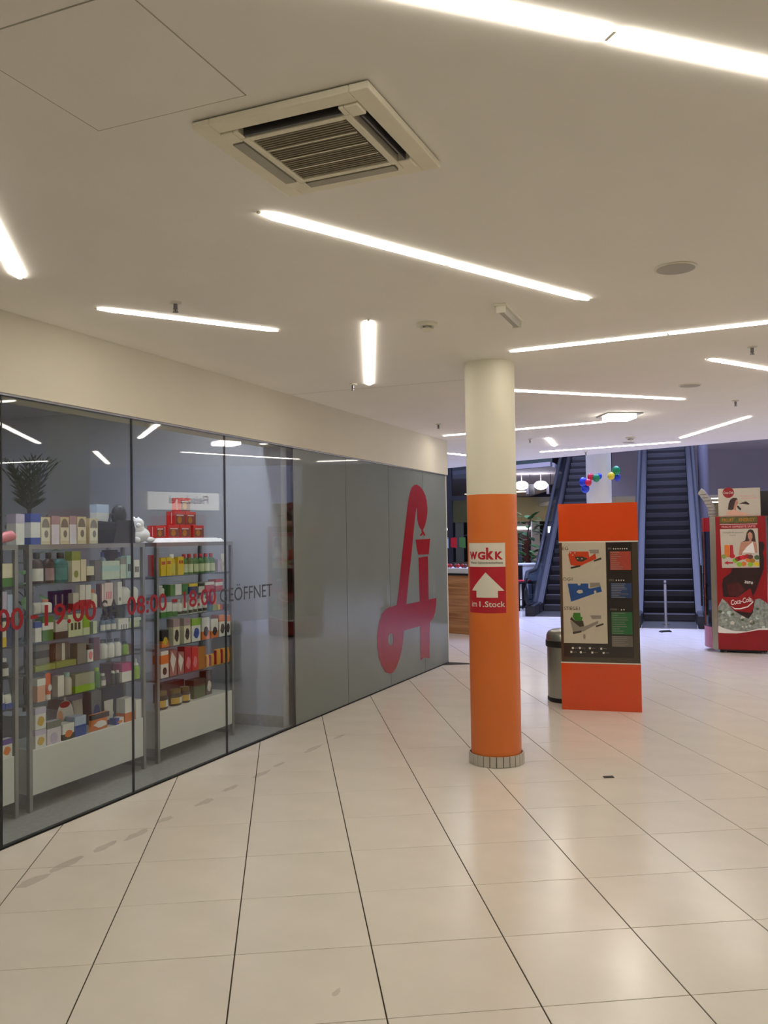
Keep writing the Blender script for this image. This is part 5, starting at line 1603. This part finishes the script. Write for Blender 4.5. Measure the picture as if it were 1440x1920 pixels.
# ------------------------------------------------------------------ escalators
def escalator(x, y, heading, label, brand):
    t = thing('escalator', label, 'escalator', (x, y, 0), -math.radians(heading), 'pair of escalators in the atrium')
    TN, N = math.tan(math.radians(30)), 23
    run = .2 / TN
    ymax = N * run
    z = lambda q: max(0, q) * TN
    stp = MB().prism([(0, 0), (.40, 0), (.40, -.03), (.05, -.03), (.025, -.1), (.05, -.20), (.02, -.20), (-.005, -.1), (-.004, -.03)], -.46, .46, 'x').mesh('step', 'step_metal')
    edge = MB().box(-.46, .46, -.0055, .022, -.012, .0012).mesh('step_edge', 'step_trim')
    for k in range(N):
        o = bpy.data.objects.new('step', stp)
        col.objects.link(o)
        o.parent = t
        o.location = (0, run * k + .02, .2 * (k + 1) - .06 if k else .14)
        e = bpy.data.objects.new('step_edge', edge)
        col.objects.link(e)
        e.parent = o
    MB().box(-.47, .47, -1.25, .05, 0.0005, .012).build('floor_plate', 'steel', t)
    MB().prism([(.62, 0.0), (ymax, ymax * TN - .33), (ymax, ymax * TN - 1.1), (2.0, 0.0)], -.58, .58, 'x').build('truss', 'black_plastic', t)

    def band(name, m, x0, x1, a, b, ys=-1.1):
        MB().prism([(ys, a), (.2, a), (ymax, z(ymax) + a), (ymax, z(ymax) + b), (-.05, b), (ys, b)], x0, x1, 'x').build(name, m, t)
    for s in (-1, 1):
        q = lambda u, v: tuple(sorted((s * u, s * v)))
        band('skirt', 'black_plastic', *q(.47, .50), .02, .20, -.55)
        band('deck', 'deck_metal', *q(.50, .575), .02, .22, -.55)
        MB().box(*q(.48, .68), -1.2, -.56, .0005, .22).build('newel_base', 'black_plastic', t, bevel=.01)
        MB().prism([(-1.25, .22), (.05, .22), (ymax, z(ymax) + .22), (ymax, z(ymax) + .9), (-.1, .9), (-1.25, .9)], *q(.585, .597), 'x').build('glass_panel', 'rail_glass', t)
        band('cladding', 'black_plastic', *q(.575, .64), .0, .215, -.55)
        path = [(-.7, .22), (-1.2, .25), (-1.42, .36), (-1.5, .56), (-1.44, .78), (-1.25, .91), (-.1, .93), (.2, 1.02), (ymax, z(ymax) + .93)]
        MB().tube([(s * .61, a, b) for a, b in path], .042, 10).build('handrail', 'rubber', t, True)
    bx_ = MB().box(.685, .97, -1.0, -.4, 0.0005, .27).build('control_box', 'black_plastic', t, bevel=.01)
    text_mb(brand, .76, .11, .88, .15, -1.002, bold=.02).build('lettering', 'grey_ink', t)
    return t


escalator(5.34, 16.60, 18, 'right escalator rising beside the drinks fridge', 'KONE')
escalator(3.90, 19.13, 18, 'left escalator rising behind the information board', 'KONE')

po = thing('barrier_post', 'slim steel post in front of the right escalator', 'post', (5.162, 16.24 - 1.0, 0), 0)
po.location = (5.10, 16.05, .012)
MB().lathe([(.07, 0), (.07, .008), (.025, .012)], 20).build('foot_plate', 'steel', po, True)
MB().lathe([(.024, .008), (.024, .78), (.018, .80)], 16).build('post', 'post_metal', po, True)
MB().lathe([(.028, .74), (.028, .76)], 16).build('collar', 'steel_dark', po, True)
fs = thing('floor_socket', 'small dark fitting on the bright floor before the escalator', 'floor fitting', (4.72, 14.9, 0), .2)
MB().box(-.09, .09, -.012, .012, 0.0005, .03).build('bar', 'black_plastic', fs)
for x in (-.09, .075):
    MB().box(x, x + .015, -.05, .05, 0.0005, .02).build('foot', 'black_plastic', fs)

# ------------------------------------------------------------------ counter and glazing at the end of the shop front
cdir = Vector((.69, -.72, 0)).normalized()
ct = thing('bar_counter', 'wood fronted bar counter with white top beyond the shop corner', 'counter', Vector((1.093, 15.253, 0)) - cdir * .55, math.atan2(cdir.y, cdir.x))
MB().box(0, 1.55, 0, .6, 0.0, 1.0).build('front', 'counter_wood', ct)
MB().box(-.02, 1.57, -.03, .62, 1.0, 1.035).build('edge_strip', 'black_plastic', ct)
MB().box(-.02, 1.57, -.02, .62, 1.035, 1.12).build('top', 'shop_white', ct)
for k in range(11):
    t = thing('red_fruit', '%s red fruit from the left in the row on the bar counter' % ('first second third fourth fifth sixth seventh eighth ninth tenth eleventh'.split()[k]), 'fruit', Vector((1.093, 15.253, 1.1205)) + cdir * (-.25 + .085 * k) + Vector((cdir.y, -cdir.x, 0)) * (-.16 - .03 * (k % 2)), 0, 'red fruit on the counter')
    MB().ball((0, 0, .036), .036, .036, .036, 10, 7).build('flesh', pmat('red' if k % 3 else 'brownr'), t, True)
    MB().tube([(0, 0, .066), (.004, 0, .082)], .003, 5).build('stem', 'soil', t)
gz = thing('steel_glazing', 'dark framed glass partition behind the bar counter', 'partition', (0.4, 18.3, 0), -.35)
for x in (0, .95, 1.9):
    MB().box(x, x + .10, 0, .08, 0, 3.4).build('post', 'gasket', gz)
for z in (1.95 + .45, 3.3):
    for x in (.10, 1.05):
        MB().box(x, x + .85, 0.01, .07, z, z + .1).build('crossbar', 'gasket', gz)
for x in (.10, 1.05):
    MB().box(x, x + .85, .035, .042, 2.5, 3.3).build('upper_pane', 'smoke_glass', gz)
    MB().box(x, x + .85, .035, .042, 1.15, 2.4).build('lower_pane', 'rail_glass', gz)
    MB().box(x, x + .85, .02, .06, 0, 1.15).build('solid_panel', 'board_dark', gz)
ga_ = thing('flag_garland', 'string of small flags hanging before the dark glazing', 'garland', (1.0, 17.6, 1.62), -.45, None)
MB().tube([(-.6, 0, .1), (-.2, 0, .02), (.2, 0, .0), (.6, 0, .06), (1.0, 0, .12)], .004, 5).build('cord', 'black_plastic', ga_)
for k in range(9):
    x = -.55 + k * .18
    m_ = ('redb', 'lilac', 'teal', 'pink', 'paleblue', 'red', 'green2', 'lilacw', 'crimson')[k]
    MB().prism([(x, -.16), (x + .13, -.18), (x + .13, .03), (x, .03)], 0.0, .003, 'y').build('flag', pmat(m_), ga_)

# cafe corner left of the escalators
tb = thing('cafe_table', 'white cafe table with dark base left of the left escalator', 'table', (3.25, 20.6, 0), .2)
MB().box(-.35, .35, -.3, .3, .98, 1.02).build('top', 'shop_white', tb, bevel=.005)
MB().box(-.33, .33, -.28, -.26, .62, .98).build('apron', 'shop_white', tb)
MB().box(-.04, .04, -.04, .04, .02, .98).build('column', 'black_plastic', tb)
MB().box(-.25, .25, -.25, .25, .0005, .02).build('base', 'black_plastic', tb)
ch = thing('cafe_chair', 'dark bar chair with red seat pad beside the cafe table', 'chair', (3.04, 19.75, 0), .5)
MB().box(-.2, .2, -.2, .2, .60, .64).build('seat', 'black_plastic', ch, bevel=.01)
MB().box(-.18, .18, -.18, .18, .64, .67).build('seat_pad', pmat('red'), ch, bevel=.01)
for x in (-.18, .18):
    for y in (-.18, .18):
        MB().tube([(x * 1.1, y * 1.1, 0), (x, y, .60)], .016, 8).build('leg', 'black_plastic', ch, True)
MB().box(-.2, .2, .17, .2, .66, 1.0).build('backrest', 'black_plastic', ch, bevel=.02)
MB().tube([(-.19, -.19, .25), (.19, -.19, .25)], .01).build('stretcher', 'black_plastic', ch)
t = thing('rubber_plant', 'leafy green rubber plant in a pot beside the left escalator', 'plant', (3.58, 22.0, 0), 0)
MB().lathe([(.16, 0), (.2, .8), (.21, .86), (.17, .86)], 16).build('pot', 'pot', t, True)
MB().lathe([(.18, .84), (0, .85)], 16).build('soil', 'soil', t)
MB().tube([(0, 0, .8), (.03, 0, 1.3), (.0, 0, 1.7), (.1, .02, 2.15)], .018).build('stem', 'soil', t, True)
rr = random.Random(3)
for k in range(56):
    f = rr.random()
    a = rr.uniform(0, 2 * PI)
    c = Vector((.04 * math.cos(a), .04 * math.sin(a), .95 + 1.2 * f))
    d = Vector((math.cos(a), math.sin(a), rr.uniform(-.4, .7))).normalized()
    sd = d.cross(Vector((0, 0, 1))).normalized()
    up = sd.cross(d)
    c = c + d * rr.uniform(.02, .14)
    s = rr.uniform(.17, .27)
    b = MB()
    pts = [c, c + d * s * .4 + sd * s * .33, c + d * s * .9 + sd * s * .3 - up * s * .05, c + d * s * 1.3 - up * s * .2, c + d * s * .9 - sd * s * .3 - up * s * .05, c + d * s * .4 - sd * s * .33]
    b.v += [tuple(p) for p in pts] + [tuple(c + d * s * .7 + up * s * .07)]
    for i in range(6):
        b.f.append((i, (i + 1) % 6, 6))
    b.build('leaf', 'leaf', t)

# ------------------------------------------------------------------ far hall
for (x, lab) in ((4.087, 'left glowing oval lamp under the purple soffit'), (4.66, 'right glowing oval lamp under the purple soffit')):
    t = thing('oval_lamp', lab, 'lamp', (x, 26.0, 3.16), 0, 'oval lamps under the soffit')
    MB().ball((0, 0, 0), .20, .20, .13, 18, 12).build('globe', 'cool_lamp', t, True)
    MB().tube([(0, 0, .13), (0, 0, .34)], .012).build('stem', 'white_plastic', t)
for (x, lab) in ((4.37, 'dark loudspeaker box hanging between the oval lamps'), (4.98, 'dark loudspeaker box right of the oval lamps')):
    t = thing('hanging_speaker', lab, 'speaker', (x, 26.2, 2.9), .3, 'hanging loudspeakers')
    MB().box(-.1, .1, -.08, .08, 0, .3).build('cabinet', mat('spk_grey', '#55535f', .6), t, bevel=.01)
    MB().box(-.085, .085, -.085, -.08, .02, .28).build('grille', 'black_plastic', t)
    MB().tube([(0, 0, .3), (0, 0, .6)], .012).build('bracket', 'black_plastic', t)
struct(MB().box(-8.9, 25.9, 39.2, 39.4, 2.32, 3.4).build('wall_far_bulkhead', 'beige_far'), 'beige bulkhead above the far shops')
for k in range(13):
    x = 1.5 + 1.7 * k
    struct(MB().box(x, x + .35, 39.3, 39.5, 0, 2.32).build('trim_%d' % (k + 1), 'shop_wall'))
FARL = [(1.2, 37.6, 3.495, 'left'), (4.2, 37.4, 3.495, 'left'), (5.2, 36.0, 3.495, 'left'), (7.8, 34, 2.975, ''), (9.9, 37, 2.975, ''), (11.6, 35, 2.975, ''), (13.3, 36.5, 2.975, ''), (15.6, 33.5, 2.975, ''), (13.0, 32.6, 2.975, '')]
ORDN = 'first second third fourth fifth sixth seventh eighth ninth'.split()
for k, (x, y, z, _s) in enumerate(FARL):
    t = thing('far_strip_light', 'warm strip light on the ceiling of the far hall, %s from the left' % ORDN[k], 'ceiling light', (x, y, z), .25 * math.sin(k * 2.1), 'strip lights of the far hall')
    MB().box(-.8, .8, -.06, .06, -.03, 0).build('diffuser', 'far_strip', t)
    MB().box(-.82, -.8, -.06, .06, -.03, 0).build('end_cap', 'white_plastic', t)
    MB().box(.8, .82, -.06, .06, -.03, 0).build('end_cap', 'white_plastic', t)
for k, (x, w) in enumerate(((1.9, 1.3), (3.9, 1.0), (5.6, 1.35), (7.3, 1.2), (14.1, 1.2))):
    t = thing('far_shop_window', 'dark far shop window with bright lamp, %s from the left' % ORDN[k], 'shop window', (x, 39.8, 0), 0, 'far shop windows')
    MB().box(0, w, 0, .05, 0, 2.3).build('back_panel', 'dark_shop', t)
    MB().box(.1, w * .75, -.1, -.05, 1.98, 2.08).build('lamp_tube', 'cool_lamp', t)
    MB().box(.1, .2, -.1, -.05, 1.8, 1.98).build('lamp_tube', 'cool_lamp', t)
    for j in range(4):
        MB().box(.05 + j * w / 4.2, .05 + j * w / 4.2 + w / 5.5, -.04, 0, .1, 1.2 + .2 * ((j * 7) % 3)).build('goods_panel', pmat(('taupe', 'slate', 'brownr', 'lilac')[j]), t)
t = thing('slim_pillar', 'slim pale pillar right of the right escalator', 'pillar', (8.02, 22.0, 0), 0)
MB().lathe([(.13, 0), (.13, 5.2)], 24).build('shaft', mat('slim_grey', '#6d686c', .6), t, True)
MB().lathe([(.15, 0), (.15, .1)], 24).build('base', 'steel_dark', t, True)

# butcher's shop sign across the hall: seen mirrored in the shop glass
sn = thing('shop_sign', 'white lit shop sign with red lettering on the right wall, seen mirrored', 'sign', (7.98, 12.78, 2.26), -PI / 2)
MB().box(0, 1.5, -.12, .0, 0, .34).build('lightbox', 'sign_light', sn)
text_mb('Fleischerei', .25, .12, 1.12, .28, -.122, bold=.02).build('lettering', 'vinyl_red', sn)
MB().box(-.02, 1.52, -.125, .0, -.02, 0).build('edge', 'alu', sn)
MB().box(-.02, 1.52, -.125, .0, .34, .36).build('edge', 'alu', sn)
